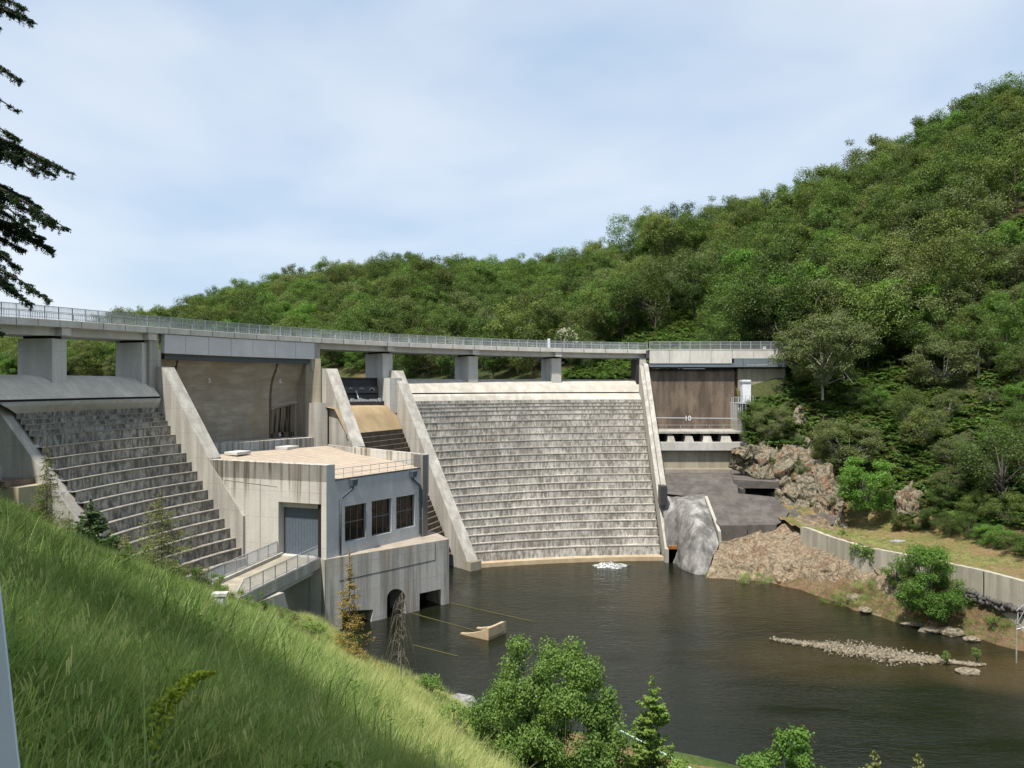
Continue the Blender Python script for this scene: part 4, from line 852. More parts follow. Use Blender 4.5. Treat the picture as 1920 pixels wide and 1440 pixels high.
# ------------------------------------------------------------------ river objects
bf = empty('baffle', PZ(905,1190,WATER), 'tan concrete arrow-shaped baffle standing in the tailwater', 'baffle')
def W_(u, v, z=WATER): return PZ(u, v, z)
pA, pB, pC, pD = W_(863,1187), W_(916,1199), W_(946,1186), W_(893,1177)
top = .0
def tri_wall(p, q, zt, name, w_=.35):
    ax = np.array(q[:2])-np.array(p[:2]); L = np.linalg.norm(ax); ax /= L; n = np.array([-ax[1], ax[0]])*w_; k = 9; up_ = []; 
    vs = []; 
    for off in (0,1):
        for i in range(k+1):
            t = i/k; vs.append((p[0]+ax[0]*L*t+n[0]*off, p[1]+ax[1]*L*t+n[1]*off, WATER + .1 + zt*t**1.6))
        for i in range(k+1):
            t = i/k; vs.append((p[0]+ax[0]*L*t+n[0]*off, p[1]+ax[1]*L*t+n[1]*off, WATER-1))
    m = k+1; fs = []
    for i in range(k): fs += [(i,i+1,m+i+1,m+i),(2*m+i,3*m+i,3*m+i+1,2*m+i+1),(i,2*m+i,2*m+i+1,i+1)]
    fs += [(k, 3*m-1, 4*m-1, 2*m-1)]
    MB().add(vs, fs).build(name, M['tan'], bf)
tri_wall(pA, pB, 1.0, 'wing'); tri_wall(pD, pC, 1.0, 'wing')
def seg_wall(p, q, zt, w_=.3):
    ax = np.array(q[:2])-np.array(p[:2]); ax /= np.linalg.norm(ax); n = np.array([-ax[1], ax[0]])*w_
    return MB().prism([p[:2], q[:2], (q[0]+n[0],q[1]+n[1]), (p[0]+n[0],p[1]+n[1])], WATER-1, [WATER+zt[0],WATER+zt[1],WATER+zt[1],WATER+zt[0]])
seg_wall(pB, pC, (1.08,1.12)).build('end_wall', M['tan'], bf)
mid = ((pB[0]+pC[0])/2-.9, (pB[1]+pC[1])/2+.8, 0); MB().prism([pB[:2], pC[:2], mid[:2]], WATER-.8, [WATER+.25,WATER+.25,WATER+.75]).build('apron', M['tan'], bf)
mb = MB()
for i, (a, b_, lb) in enumerate((((842,1128),(998,1163),'yellowish sunken cable running out from the right corner of the tailrace block'),((770,1147),(893,1181),'yellowish sunken cable running from the square opening to the baffle'),((774,1207),(858,1228),'short yellowish sunken cable in front of the baffle'))):
    p, q = W_(*a, WATER+.02), W_(*b_, WATER+.02); o = MB().bar(p, q, .075, .03).build('sunken_cable', plain('algae_yellow', (.11,.10,.03), .8)); tag(o, lb, 'cable')
# upwelling of white water
V = []; mb = MB(); cx, cy, _ = W_(1143, 1059); rows = []
for r in np.linspace(0, 1, 9):
    rows.append([(cx + 2.1*r*math.cos(a)*(1+.7*mnoise.noise(Vector((math.cos(a)*2, math.sin(a)*2, r*3)))), cy + 1.5*r*math.sin(a)*(1+.5*mnoise.noise(Vector((math.cos(a)*3, math.sin(a)*3, 9)))), WATER + .02 + max(0,(1-r))*.45 + .3*(1-r**2)*abs(mnoise.noise(Vector((r*9*math.cos(a), r*9*math.sin(a), 5))))-.06*r) for a in np.linspace(0, 2*math.pi, 33)])
o = mb.loft(rows).build('water_upwelling', M['foam'], None, True); tag(o, kind='stuff')

def rock(name, c, r, mat, seed=0, flat=.6, sub=3, rough=.35, rot=0, parent=None):
    import bmesh
    bm_ = bmesh.new(); bmesh.ops.create_icosphere(bm_, subdivisions=sub, radius=1)
    for v in bm_.verts:
        p = v.co.copy(); d = 1 + rough*mnoise.noise(p*1.1 + Vector((seed*3.1,seed,0))) + rough*.45*mnoise.noise(p*2.7 + Vector((seed,7,seed)))
        q = Vector((p.x*r[0]*d, p.y*r[1]*d, p.z*r[2]*d)); v.co = q
    bm_.transform(__import__('mathutils').Matrix.Rotation(rot, 4, 'Z'))
    me = bpy.data.meshes.new(name); bm_.to_mesh(me); bm_.free(); me.materials.append(mat)
    o = bpy.data.objects.new(name, me); sc.collection.objects.link(o); o.location = c
    if parent: o.parent = parent
    return o
def prock(u, v, D, r, label, mat=None, seed=0, z=None, **k):
    x, y, zz = P(u, v, D); o = rock('boulder', (x, y, zz if z is None else z), r, mat or M['boulder'], seed, **k); return tag(o, label, 'boulder')
prock(866,1316,54,(1.05,.8,.62),'large grey angular boulder on the bank beside the big shrub', seed=3, rot=.3)
prock(905,1352,51.5,(.75,.55,.3),'low grey slab stone half buried left of the big shrub', seed=5)
prock(1740,556,150,(3.6,2.6,2.4),'grey outcropping boulder among the trees high on the right slope', M['cliff'], 8, rough=.5)
prock(1722,552,151,(1.5,1.5,2.6),'narrow pale rock beside the high grey boulder on the slope', M['cliff'], 9, rough=.5)
prock(1874,432,158,(2.2,2,2.2),'pale rock at the right edge high on the slope', M['cliff'], 12, rough=.5)
prock(1745,1178,73,(.95,.7,.35),'flat pale boulder at the waterline, leftmost of a pair below the green tree', M['stone'], 13, z=-23.35)
prock(1783,1183,72.3,(1.05,.75,.42),'flat pale boulder at the waterline, right one of the pair below the green tree', M['stone'], 14, z=-23.3)
prock(1822,1195,70.5,(.7,.5,.3),'lone pale boulder in the water right of the flat pair', M['stone'], 15, z=-23.4)
prock(1712,1166,75,(1.2,.6,.28),'low flat boulder at the foot of the green tree', M['stone'], 16, z=-23.4)
prock(1602,1119,81.5,(.85,.6,.4),'rounded pale boulder on the mossy bank left of the green tree', M['stone'], 17)
prock(1623,1140,79,(.6,.45,.3),'small pale boulder just above the water on the mossy bank', M['stone'], 18, z=-23.2)
prock(1815,1258,62.6,(1.0,.6,.28),'flat slab stone at the tip of the gravel bar', M['stone'], 19, z=-23.4)
prock(1687,966,99,(.5,.5,.3),'small grey stone at the foot of the hill by the terrace', M['boulder'], 20)
prock(1682,981,92,(.9,.5,.22),'dark flat stone lying on the dry terrace', M['boulder'], 21, z=zh(*XY(1682,92))+.05)
# dark stone footing under the retaining wall
st = MB(); 
import bmesh
foot = []
for k in range(70):
    t = k/70; u = 1795 + 135*t + random.uniform(-2,2); D = 74.6 - 6.2*t - .35; v = 1103 + 47*t + random.uniform(-5,9); foot.append((P(u, v, D), random.uniform(.18,.42)))
V = []; Q = []
def add_ico(c, r, sd_, V, Q, flat=.7):
    bm_ = bmesh.new(); bmesh.ops.create_icosphere(bm_, subdivisions=1, radius=1); base = len(V)
    R = __import__('mathutils').Euler((sd_, sd_*2, sd_*3)).to_matrix()
    for v in bm_.verts: p = R @ Vector((v.co.x*r*(1+.3*math.sin(sd_*5)), v.co.y*r, v.co.z*r*flat)) * (1 + .25*mnoise.noise(v.co*1.5 + Vector((sd_,0,0)))); V.append((c[0]+p.x, c[1]+p.y, c[2]+p.z))
    for f in bm_.faces: Q.append(tuple(base + v.index for v in f.verts))
    bm_.free()
for i, (c, r) in enumerate(foot): add_ico(c, r, i*.7, V, Q)
o = mesh_obj('rubble', np_mesh('rubble', V, Q, rock_mat('dark_rubble_stone', [(.05,.05,.05),(.12,.115,.11),(.2,.19,.18)], .2, 1.2, .1))); tag(o, kind='stuff')
# gravel bar
V = []; Q = []
for i in range(3800):
    t = random.random()**.8; u0 = 1450 + 385*t; v0 = 1196 + 46*t**.9; wd = 2 + 13*math.sin(min(1, t*1.15)*math.pi)**.8 * (1 if t > .25 else .35)
    v = v0 + random.gauss(0, wd*.45) + (3 if t > .5 else 0); c = PZ(u0 + random.gauss(0, 5), v, -23.42); add_ico((c[0], c[1], c[2] - .02 + .05*random.random()), random.choice((.04,.05,.06,.08,.10,.16)) * random.uniform(.7,1.2), i*.37, V, Q, .55)
o = mesh_obj('gravel', np_mesh('gravel', V, Q, M['stone'])); tag(o, kind='stuff')
mb = MB(); rows = []
for s_ in np.linspace(-1, 1, 9):
    rows.append([PZ(1480 + 350*t, 1199 + 45*t**.9 + s_*(2 + 14*math.sin(min(1, t*1.1)*math.pi)), -23.47 - .12*abs(s_)**2) for t in np.linspace(0, 1, 30)])
o = mb.loft(rows).build('gravel_bed', ground_mat('wet_gravel', [(.10,.08,.05),(.2,.16,.10),(.3,.25,.17)], 1.0), None, True); tag(o, kind='stuff')

# retaining wall with rough top along the terrace
rw = MB(); pts = [(p[0], p[1]) for p in wallp] ; pts = [(36.0,95.2)] + pts + [(49.2,56.)]
fr, bk = [], []
def wz(i): return -17.62 + .06*math.sin(i*2.1)
for i in range(len(pts)):
    a = np.array(pts[max(i-1,0)]); c = np.array(pts[min(i+1,len(pts)-1)]); t = (c-a)/np.linalg.norm(c-a); n = np.array([-t[1], t[0]])
    if n[0] > 0: n = -n
    fr.append(tuple(np.array(pts[i]) + n*.28)); bk.append(tuple(np.array(pts[i]) - n*.28))
rw.loft([[f + (-23.9,) for f in fr], [f + (wz(i),) for i, f in enumerate(fr)], [f + (wz(i),) for i, f in enumerate(bk)], [f + (-20,) for f in bk]])
o = rw.build('retaining_wall', M['retain'], None); tag(o, 'long pale concrete retaining wall curving below the dry terrace', 'wall')
D_ = 74.6
for (u, D_) in ((1846, 72.8),): pass
b_ = MB().bar(P(1846,1070,72.55), P(1846,1122,72.55), .22, .08); o.name = 'retaining_wall'; b_.build('vertical_joint', M['gate_rib'], o)

# ochre rock outcrop, cliff and the white-stained rock spillway: displaced shells with real depth
def shell(name, ctrl, nu, nv, mat, label, cat, amp=.5, freq=.5, kind=None, parent=None, aniso=(1,1,1), seed=0, smooth=False, ridge=.0, facet=0):
    """ctrl: grid (rows top->bottom) of 3-D points; bicubic-ish resample, then displaced along its normal"""
    A = np.array(ctrl, float); r, c, _ = A.shape
    def res(A, n, ax):
        k = A.shape[ax]; x = np.linspace(0, k-1, n); i = np.clip(np.floor(x).astype(int), 0, k-2); t = x - i
        g_ = lambda j: np.take(A, np.clip(j, 0, k-1), axis=ax); sh = [1,1,1]; sh[ax] = n; t = t.reshape(sh)
        p0, p1, p2, p3 = g_(i-1), g_(i), g_(i+1), g_(i+2)
        return .5*((2*p1) + (-p0+p2)*t + (2*p0-5*p1+4*p2-p3)*t**2 + (-p0+3*p1-3*p2+p3)*t**3)
    G = res(res(A, nv, 0), nu, 1); du = np.gradient(G, axis=1); dv = np.gradient(G, axis=0); N = np.cross(du, dv); N /= np.linalg.norm(N, axis=2, keepdims=True) + 1e-9
    if N[:, :, 1].mean() > 0: N = -N
    H = np.zeros(G.shape[:2])
    for i in range(nv):
        for j in range(nu):
            p = Vector((G[i,j,0]*aniso[0], G[i,j,1]*aniso[1], G[i,j,2]*aniso[2])) * freq + Vector((seed*5.,0,0))
            h = mnoise.fractal(p, .9, 2.1, 5) ; 
            if facet:
                q = Vector((p.x*1.6, p.y*1.6, p.z*1.1)) + Vector((mnoise.noise(p*2)*.35, 0, mnoise.noise(p*2 + Vector((4,4,4)))*.35)); vv = mnoise.voronoi(q)[1][0]; nn_ = Vector((math.sin(vv.x*91.7+vv.z*13), math.sin(vv.y*57.3+vv.x*7), math.sin(vv.z*77.1+vv.y*3)))
                q2 = q*2.7; v2 = mnoise.voronoi(q2)[1][0]; n2_ = Vector((math.sin(v2.x*91.7+v2.z*13), math.sin(v2.y*57.3+v2.x*7), math.sin(v2.z*77.1+v2.y*3)))
                h = h*.35 + facet*((q-vv).dot(nn_)*1.3 + math.sin(vv.x*31+vv.y*17)*.35 + (q2-v2).dot(n2_)*.35)
            if ridge: h = h*(1-ridge) + ridge*(.5 - abs(mnoise.noise(p*1.7 + Vector((0,9,0))))*2)
            H[i,j] = h
    G = G + N*(H*amp)[:, :, None]
    V = G.reshape(-1, 3); a = (np.arange(nv-1)[:, None]*nu + np.arange(nu-1)[None]).ravel(); Q = np.c_[a, a+nu, a+nu+1, a+1]
    o = mesh_obj(name, np_mesh(name, V, Q, mat, smooth=smooth), parent)
    if label: tag(o, label, cat)
    if kind: tag(o, kind=kind)
    return o
shell('rock_outcrop', [
  [P(1352,1003,101.5),P(1400,992,103),P(1450,968,105),P(1500,953,107),P(1540,964,104),P(1560,985,100),P(1590,1010,92),P(1640,1035,86),P(1690,1060,82)],
  [P(1350,1012,99.5),P(1400,1004,100),P(1450,984,101.5),P(1495,968,102.8),P(1520,990,98),P(1550,1008,93.5),P(1590,1028,88),P(1640,1050,83.5),P(1690,1075,80)],
  [P(1343,1028,97),P(1395,1022,96.5),P(1450,1014,96.5),P(1500,1010,96),P(1540,1022,91.5),P(1580,1036,87.5),P(1610,1050,85),P(1650,1070,81.5),P(1692,1090,78.5)],
  [P(1336,1050,95),P(1390,1048,94),P(1445,1044,93),P(1495,1044,91.5),P(1540,1052,88.5),P(1575,1064,86),P(1610,1080,83),P(1650,1095,80),P(1692,1105,77.5)],
  [P(1328,1072,93.9),P(1385,1074,93),P(1440,1076,91.5),P(1490,1080,90),P(1535,1090,87.2),P(1570,1100,84.8),P(1610,1108,82.2),P(1650,1116,79.6),P(1692,1124,77)],
  [P(1320,1090,93),P(1385,1096,92),P(1440,1102,90.5),P(1490,1108,88.5),P(1535,1124,86),P(1570,1128,83.8),P(1610,1134,81.2),P(1650,1142,78.6),P(1692,1152,76)],
  [P(1318,1115,92),P(1385,1120,90),P(1440,1126,88),P(1490,1134,86.5),P(1535,1144,84),P(1570,1148,82),P(1610,1152,80),P(1650,1160,77.6),P(1692,1170,75)],
  ], 210, 120, M['outcrop'], 'ochre weathered rock outcrop sloping into the river below the terrace', 'rock outcrop', amp=.9, freq=.26, aniso=(1,.8,1.2), facet=.22, smooth=True)
shell('cliff', [
  [P(1372,838,114),P(1420,832,115),P(1465,826,116),P(1500,812,117),P(1530,850,113),P(1565,885,108)],
  [P(1370,858,114),P(1420,852,113),P(1465,850,112.5),P(1505,848,112),P(1540,880,109),P(1575,908,105)],
  [P(1372,880,114.5),P(1425,885,112),P(1470,888,110.5),P(1510,890,109.5),P(1545,908,106.5),P(1580,930,103.5)],
  [P(1440,903,113.5),P(1455,912,110.5),P(1485,918,108.5),P(1520,922,107.5),P(1550,932,105.5),P(1582,948,102.5)],
  [P(1440,935,112),P(1460,938,109),P(1490,945,107),P(1525,952,106),P(1555,958,104),P(1586,966,101.5)],
  [P(1440,960,110),P(1460,966,107),P(1490,972,105.5),P(1525,978,104.5),P(1555,985,102),P(1590,992,100)],
  ], 200, 140, M['cliff'], 'craggy lichen-covered cliff with rust patches above the black apron', 'cliff', amp=.8, freq=.34, seed=3, facet=.9)
shell('rock_ledge', [
  [P(1395,926,112),P(1450,928,112),P(1490,938,110.5),P(1530,950,108),P(1575,962,105)],
  [P(1385,940,107.5),P(1440,940,108),P(1485,948,107),P(1525,958,105.5),P(1570,970,103)],
  [P(1380,960,104.2),P(1430,957,104.4),P(1475,958,104.2),P(1518,967,103.2),P(1560,980,101)],
  [P(1400,985,101.8),P(1440,982,102.2),P(1475,978,102.2),P(1512,976,102),P(1545,990,99.5)],
  [P(1400,1003,100.2),P(1440,1000,100.5),P(1475,995,100.5),P(1508,988,100.2),P(1535,1000,97.5)],
  ], 80, 60, M['apron'], 'dark rock shelf between the apron and the outcrop', 'rock', amp=.45, freq=.5, seed=6, facet=.6)
bul = shell('rock_spillway', [
  [P(1243,915,110),P(1262,918,110),P(1280,924,109),P(1300,918,110),P(1322,920,109)],
  [P(1243,930,107),P(1262,932,107),P(1276,936,105),P(1300,928,106.5),P(1322,930,106)],
  [P(1244,965,104.5),P(1262,962,104),P(1276,965,102.5),P(1305,955,102),P(1332,962,102)],
  [P(1247,1000,103),P(1264,998,102.5),P(1277,1000,101),P(1308,990,98.5),P(1342,1000,98.8)],
  [P(1250,1022,102.5),P(1266,1022,102),P(1278,1028,99.5),P(1310,1025,96.5),P(1347,1020,97.5)],
  [P(1252,1035,102.5),P(1268,1038,101),P(1280,1050,98),P(1308,1068,95.2),P(1335,1045,96)],
  [P(1252,1062,102),P(1266,1064,100.5),P(1280,1074,97.5),P(1308,1092,95),P(1330,1078,95.2)],
  [P(1252,1085,102),P(1266,1090,100.5),P(1280,1105,97.5),P(1308,1125,95.5),P(1330,1110,95.2)],
  ], 110, 130, M['bulge'], 'grey white-streaked rock bulge between the main spillway and the black apron', 'rock', amp=.16, freq=.45, seed=5, smooth=True)
MB().box(fx(1253,101.5), fx(1277,101.5), 101.2, 101.6, -24.5, -21.3).build('rust_niche', concrete('rust_stain', (.32,.14,.04), (.12,.06,.02), .8, 1.0, .4), dam)
pc = shell('rock', [
  [P(1490,765,118),P(1500,762,118),P(1508,768,118)],[P(1486,800,117),P(1500,795,116),P(1510,800,117)],[P(1482,830,116),P(1497,830,115),P(1512,835,115.5)],[P(1478,860,114.5),P(1495,862,113.5),P(1515,862,113)]], 30, 60, M['cliff'], 'narrow pale rock rib rising above the cliff among shrubs', 'rock', amp=.5, freq=.6, seed=9, facet=1)
shell('rock', [
  [P(1680,918,100),P(1705,908,101),P(1735,915,100)],[P(1678,940,99),P(1705,935,98.5),P(1738,938,98)],[P(1682,962,97.5),P(1708,965,96.5),P(1735,960,97)]], 40, 36, M['cliff'], 'small weathered rock face at the hill foot beside the bright green bush', 'rock', amp=.6, freq=.6, seed=11, facet=1)

# mast at the right edge
ms = empty('mast', PZ(1903,1241,WATER), 'thin weathered pole with white struts standing in the river at the right edge', 'mast')
x, y, _ = PZ(1903,1241,WATER); MB().tube([(x+.1,y,-25),(x+.15,y,-21),(x+.35,y,-17.9)], [.06,.06,.05]).build('pole', M['trunk_pale'], ms)
for (a, b_) in (((1906,1143),(1925,1128)),((1908,1165),(1925,1185)),((1907,1168),(1922,1140)),((1906,1178),(1940,1168))):
    MB().tube([P(*a, y-.05), P(*b_, y-.4)], .035).build('strut', M['rail'], ms)
# pale green handrail on the near bank
hr = empty('bank_handrail', P(1200,1400,48), 'pale green tubular handrail descending along the bank path', 'handrail')
MB().tube([P(1098,1336,50), P(1180,1376,47), P(1300,1441,42.5), P(1390,1492,39)], .055).build('handrail', M['green_rail'], hr)
for (u, v, D) in ((1140,1357,48.6),(1205,1390,46),(1272,1426,43.6)):
    p = Vector(P(u, v, D)); MB().tube([p, p + Vector((.05,0,-1.0))], .04).build('post', M['green_rail'], hr)
# grey post at the lower left, right by the viewer
po = MB().hexa([P(-75,1640,1.5),P(60,1640,1.5),P(60,1640,1.58),P(-75,1640,1.58)], [P(-150,300,1.5),P(-86,300,1.5),P(-86,300,1.58),P(-150,300,1.58)]).build('fence_post', M['post_grey'], None, bevel=.004); tag(po, 'tall blue-grey painted metal post leaning at the lower left corner', 'post')

# ------------------------------------------------------------------ vegetation
def leaf_quads(C, nrm, L, W, r, jitter=.65):
    """one folded rhombus per centre; nrm: preferred normals"""
    n = len(C); N = nrm + r.normal(size=(n,3))*jitter; N /= np.linalg.norm(N, axis=1, keepdims=True) + 1e-9
    a = np.cross(N, r.normal(size=(n,3))); a /= np.linalg.norm(a, axis=1, keepdims=True) + 1e-9; b_ = np.cross(N, a)
    L = np.broadcast_to(L, n)[:, None]*r.uniform(.7,1.3,(n,1)); W = np.broadcast_to(W, n)[:, None]*r.uniform(.7,1.3,(n,1))
    V = np.stack([C - a*L/2, C + b_*W/2 + N*W*.12, C + a*L/2, C - b_*W/2 + N*W*.12], 1).reshape(-1, 3)
    return V, np.arange(4*n).reshape(n, 4)
class Tree:
    def __init__(s, crown, trunk): s.crown = crown; s.trunk = trunk
def broadleaf(seed, h=9.5, w=8.5, base=.25, clumps=26, leaves=6500, leaf=.26, mat=None, tmat=None, fill=.75, rclump=(.12,.24), top=.0, trunkr=.16, limbs=12, flat=.75, bare=0):
    r = np.random.default_rng(seed); rx = w/2; zc = h*(base + (1-base)/2); rz = h*(1-base)/2
    cs = []; 
    for k in range(clumps):
        for _ in range(30):
            d = r.normal(size=3); d /= np.linalg.norm(d); rad = r.uniform(.45,1.0)**.6
            c = np.array([d[0]*rx*rad, d[1]*rx*rad, zc + d[2]*rz*rad]); 
            if c[2] > h*base*.9: break
        c[0] *= 1 + .12*math.sin(seed*1.3); c[:2] += r.normal(size=2)*w*.03
        cs.append((c, r.uniform(*rclump)*w))
    C = []; N = []
    wts = np.array([q[1]**2 for q in cs]); wts /= wts.sum()
    for (c, rad), m in zip(cs, r.multinomial(leaves, wts)):
        d = r.normal(size=(m,3)); d /= np.linalg.norm(d, axis=1, keepdims=True); rr = rad*r.uniform(fill*.4,1.12,(m,1))**.7
        lump = 1 + .28*np.sin(d[:, :1]*5 + c[0]*3)*np.cos(d[:, 1:2]*6 + c[1]*2)
        C.append(c + d*rr*lump*np.array([1,1,flat])); N.append(d*.8 + np.array([0,0,.7]))
    C = np.concatenate(C); N = np.concatenate(N); V, Q = leaf_quads(C, N, leaf, leaf*.62, r)
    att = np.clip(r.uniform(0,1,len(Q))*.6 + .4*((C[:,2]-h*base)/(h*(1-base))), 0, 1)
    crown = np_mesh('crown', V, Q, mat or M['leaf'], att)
    mb = MB(); mb.tube([(0,0,-.8),(0,0,h*base*.5),(.1*math.sin(seed),.1,h*base),(.25*math.sin(seed),.2*math.cos(seed),h*.62)], [trunkr*1.25,trunkr,trunkr*.85,trunkr*.35], 7)
    for k, (c, rad) in enumerate(sorted(cs, key=lambda q: -np.linalg.norm(q[0]-np.array([0,0,zc])))[:limbs]):
        z0 = h*(base*.7 + .25*r.random()); mid_ = c*.5 + np.array([0,0,z0*.55]) ; mid_[:2] = c[:2]*.45
        mb.tube([(0,0,z0), tuple(mid_), tuple(c)], [trunkr*.45,trunkr*.28,trunkr*.08], 5)
        for q in range(bare):
            e = c + r.normal(size=3)*rad*1.0; e2 = e + r.normal(size=3)*rad*.5 + np.array([0,0,rad*.2]); mb.tube([tuple(c*.85+np.array([0,0,c[2]*.1])), tuple(e), tuple(e2)], [trunkr*.14,trunkr*.08,trunkr*.03], 3)
    me = bpy.data.meshes.new('trunk'); me.from_pydata(mb.v, [], mb.f); me.materials.append(tmat or M['trunk'])
    return Tree(crown, me)
def conifer(seed, h, r0, mat, layers=16, per=9, needle=.12, droop=.25, dens=26, taper=1.0, tmat=None, upturn=.1, sparse=0, trunkr=.09, hang=0):
    r = np.random.default_rng(seed); mb = MB(); mb.tube([(0,0,-.4),(0,0,h*.5),(0,0,h)], [trunkr,trunkr*.6,.01], 6); C = []; N = []; 
    for l in range(layers):
        f = l/(layers-1); z = h*(.08 + .9*f); R = r0*(1-f)**taper*(r.uniform(.8,1.1)) + .05
        for k in range(per if f < .85 else max(4, per//2)):
            a = r.uniform(0, 6.28); RR = R*r.uniform(.65,1.15)
            if r.random() < sparse: continue
            pts = [];
            for t in np.linspace(0, 1, 5): pts.append(np.array([math.cos(a)*RR*t, math.sin(a)*RR*t, z - droop*RR*t*(1.3-t*.3) + upturn*RR*t**3*2 ]))
            mb.tube([tuple(p) for p in pts], [trunkr*.3*(1-f*.6),trunkr*.2,trunkr*.15,trunkr*.1,.005], 3)
            m = max(6, int(dens*RR/r0*(1.2))); t = r.uniform(.12,1.05,m); P_ = np.array([np.interp(t, np.linspace(0,1,5), [p[i] for p in pts]) for i in range(3)]).T
            side = np.array([-math.sin(a), math.cos(a), 0]); wd = RR*.28*(1-np.abs(t-.35))
            P_ += side*(r.uniform(-1,1,m)*wd)[:, None] + np.array([0,0,-1])*(r.random(m)**2*(hang or .08)*1.0)[:, None] + r.normal(size=(m,3))*.02
            C.append(P_); N.append(np.tile([math.cos(a)*.3, math.sin(a)*.3, 1.], (m,1)))
    C = np.concatenate(C); N = np.concatenate(N); V, Q = leaf_quads(C, N, needle*1.8, needle*.75, r, .7)
    crown = np_mesh('crown', V, Q, mat, r.random(len(Q))*.7 + .3*(C[:,2]/h))
    me = bpy.data.meshes.new('trunk'); me.from_pydata(mb.v, [], mb.f); me.materials.append(tmat or M['trunk']); return Tree(crown, me)
def bare_tree(seed, h, mat, spread=.5, n=60, r0=.12, cname='branches'):
    r = np.random.default_rng(seed); mb = MB()
    def rec(p, d, L, rad, dep):
        q = p + d*L*.5 + r.normal(size=3)*L*.06; e = q + (d + r.normal(size=3)*.22)*L*.5; mb.tube([tuple(p), tuple(q), tuple(e)], [rad, rad*.8, rad*.55], 4 if dep > 1 else 3)
        if dep == 0: return
        for _ in range(3 if dep > 1 else 4):
            nd = d + r.normal(size=3)*spread*1.3; nd /= np.linalg.norm(nd); t = r.uniform(.4,1.0); rec(p + (e-p)*t, nd, L*r.uniform(.5,.75), rad*.5, dep-1)
    rec(np.array([0,0,-.3]), np.array([.08*math.sin(seed),.05,1.]), h*.5, r0, 4)
    me = bpy.data.meshes.new(cname); me.from_pydata(mb.v, [], mb.f); me.materials.append(mat); return me
def put(tree, name, loc, label=None, cat='tree', group=None, rot=0, s=1, sz=None):
    o = empty(name, loc, label, cat, group); o.rotation_euler = (0,0,rot); o.scale = (s,s,sz or s)
    for nm, me in (('crown', tree.crown), ('trunk', tree.trunk)):
        if me is None: continue
        c = bpy.data.objects.new(nm, me); sc.collection.objects.link(c); c.parent = o
    return o

# --- scatter object: one "stuff" object instancing small hidden-collection plants on its points
def scatter(name, pts, rot, scl, idx, protos):
    col = bpy.data.collections.new(name + '_kinds'); obs = []
    for k, me in enumerate(protos):
        o = bpy.data.objects.new(f'{name}_kind_{k:02d}', me); col.objects.link(o)
    me = bpy.data.meshes.new(name); n = len(pts); me.vertices.add(n); me.vertices.foreach_set('co', np.asarray(pts, np.float32).ravel())
    a = me.attributes.new('rot', 'FLOAT_VECTOR', 'POINT'); a.data.foreach_set('vector', np.asarray(rot, np.float32).ravel())
    a = me.attributes.new('scl', 'FLOAT_VECTOR', 'POINT'); a.data.foreach_set('vector', np.asarray(scl, np.float32).ravel())
    a = me.attributes.new('idx', 'INT', 'POINT'); a.data.foreach_set('value', np.asarray(idx, np.int32))
    ob = bpy.data.objects.new(name, me); sc.collection.objects.link(ob)
    ng = bpy.data.node_groups.new(name, 'GeometryNodeTree'); ng.interface.new_socket('Geometry', in_out='INPUT', socket_type='NodeSocketGeometry'); ng.interface.new_socket('Geometry', in_out='OUTPUT', socket_type='NodeSocketGeometry')
    N = ng.nodes; gi = N.new('NodeGroupInput'); go = N.new('NodeGroupOutput'); ip = N.new('GeometryNodeInstanceOnPoints'); ci = N.new('GeometryNodeCollectionInfo')
    ci.inputs['Collection'].default_value = col; ci.inputs['Separate Children'].default_value = True; ci.inputs['Reset Children'].default_value = True
    ip.inputs['Pick Instance'].default_value = True
    def na(nm, ty): x = N.new('GeometryNodeInputNamedAttribute'); x.data_type = ty; x.inputs['Name'].default_value = nm; return x.outputs['Attribute']
    er = N.new('FunctionNodeEulerToRotation'); L = ng.links
    L.new(gi.outputs[0], ip.inputs['Points']); L.new(ci.outputs[0], ip.inputs['Instance']); L.new(na('rot','FLOAT_VECTOR'), er.inputs[0]); L.new(er.outputs[0], ip.inputs['Rotation'])
    L.new(na('scl','FLOAT_VECTOR'), ip.inputs['Scale']); L.new(na('idx','INT'), ip.inputs['Instance Index']); L.new(ip.outputs[0], go.inputs[0])
    m = ob.modifiers.new('scatter', 'NODES'); m.node_group = ng
    tag(ob, kind='stuff'); return ob

# ---- forest kinds
K = []
for s_ in range(5): K.append(broadleaf(20+s_, h=9.5+s_%3, w=8.2+.5*s_, clumps=44, leaves=10500, leaf=.25, rclump=(.08,.17), base=.14))
OL = [broadleaf(40+s_, h=8.5, w=8.5, clumps=46, leaves=8000, leaf=.25, mat=M['leaf_olive'], tmat=M['trunk_pale'], rclump=(.09,.17), base=.15, flat=.6, bare=2, limbs=16, trunkr=.10) for s_ in range(3)]
BG = [broadleaf(50+s_, h=8.5, w=7.5, clumps=26, leaves=9000, leaf=.25, mat=M['leaf_bright'], base=.1, rclump=(.11,.2)) for s_ in range(2)]
CF = [conifer(60, 12, 2.2, M['conifer'], layers=22, per=10, needle=.22, dens=20)]
DEAD = [Tree(None, bare_tree(70, 8, M['trunk_pale'], .55, cname='trunk')), Tree(None, bare_tree(71, 7, M['trunk_pale'], .6, cname='trunk'))]
ALL = K + OL + BG + CF + DEAD; nK, nO, nB = len(K), len(OL), len(BG)

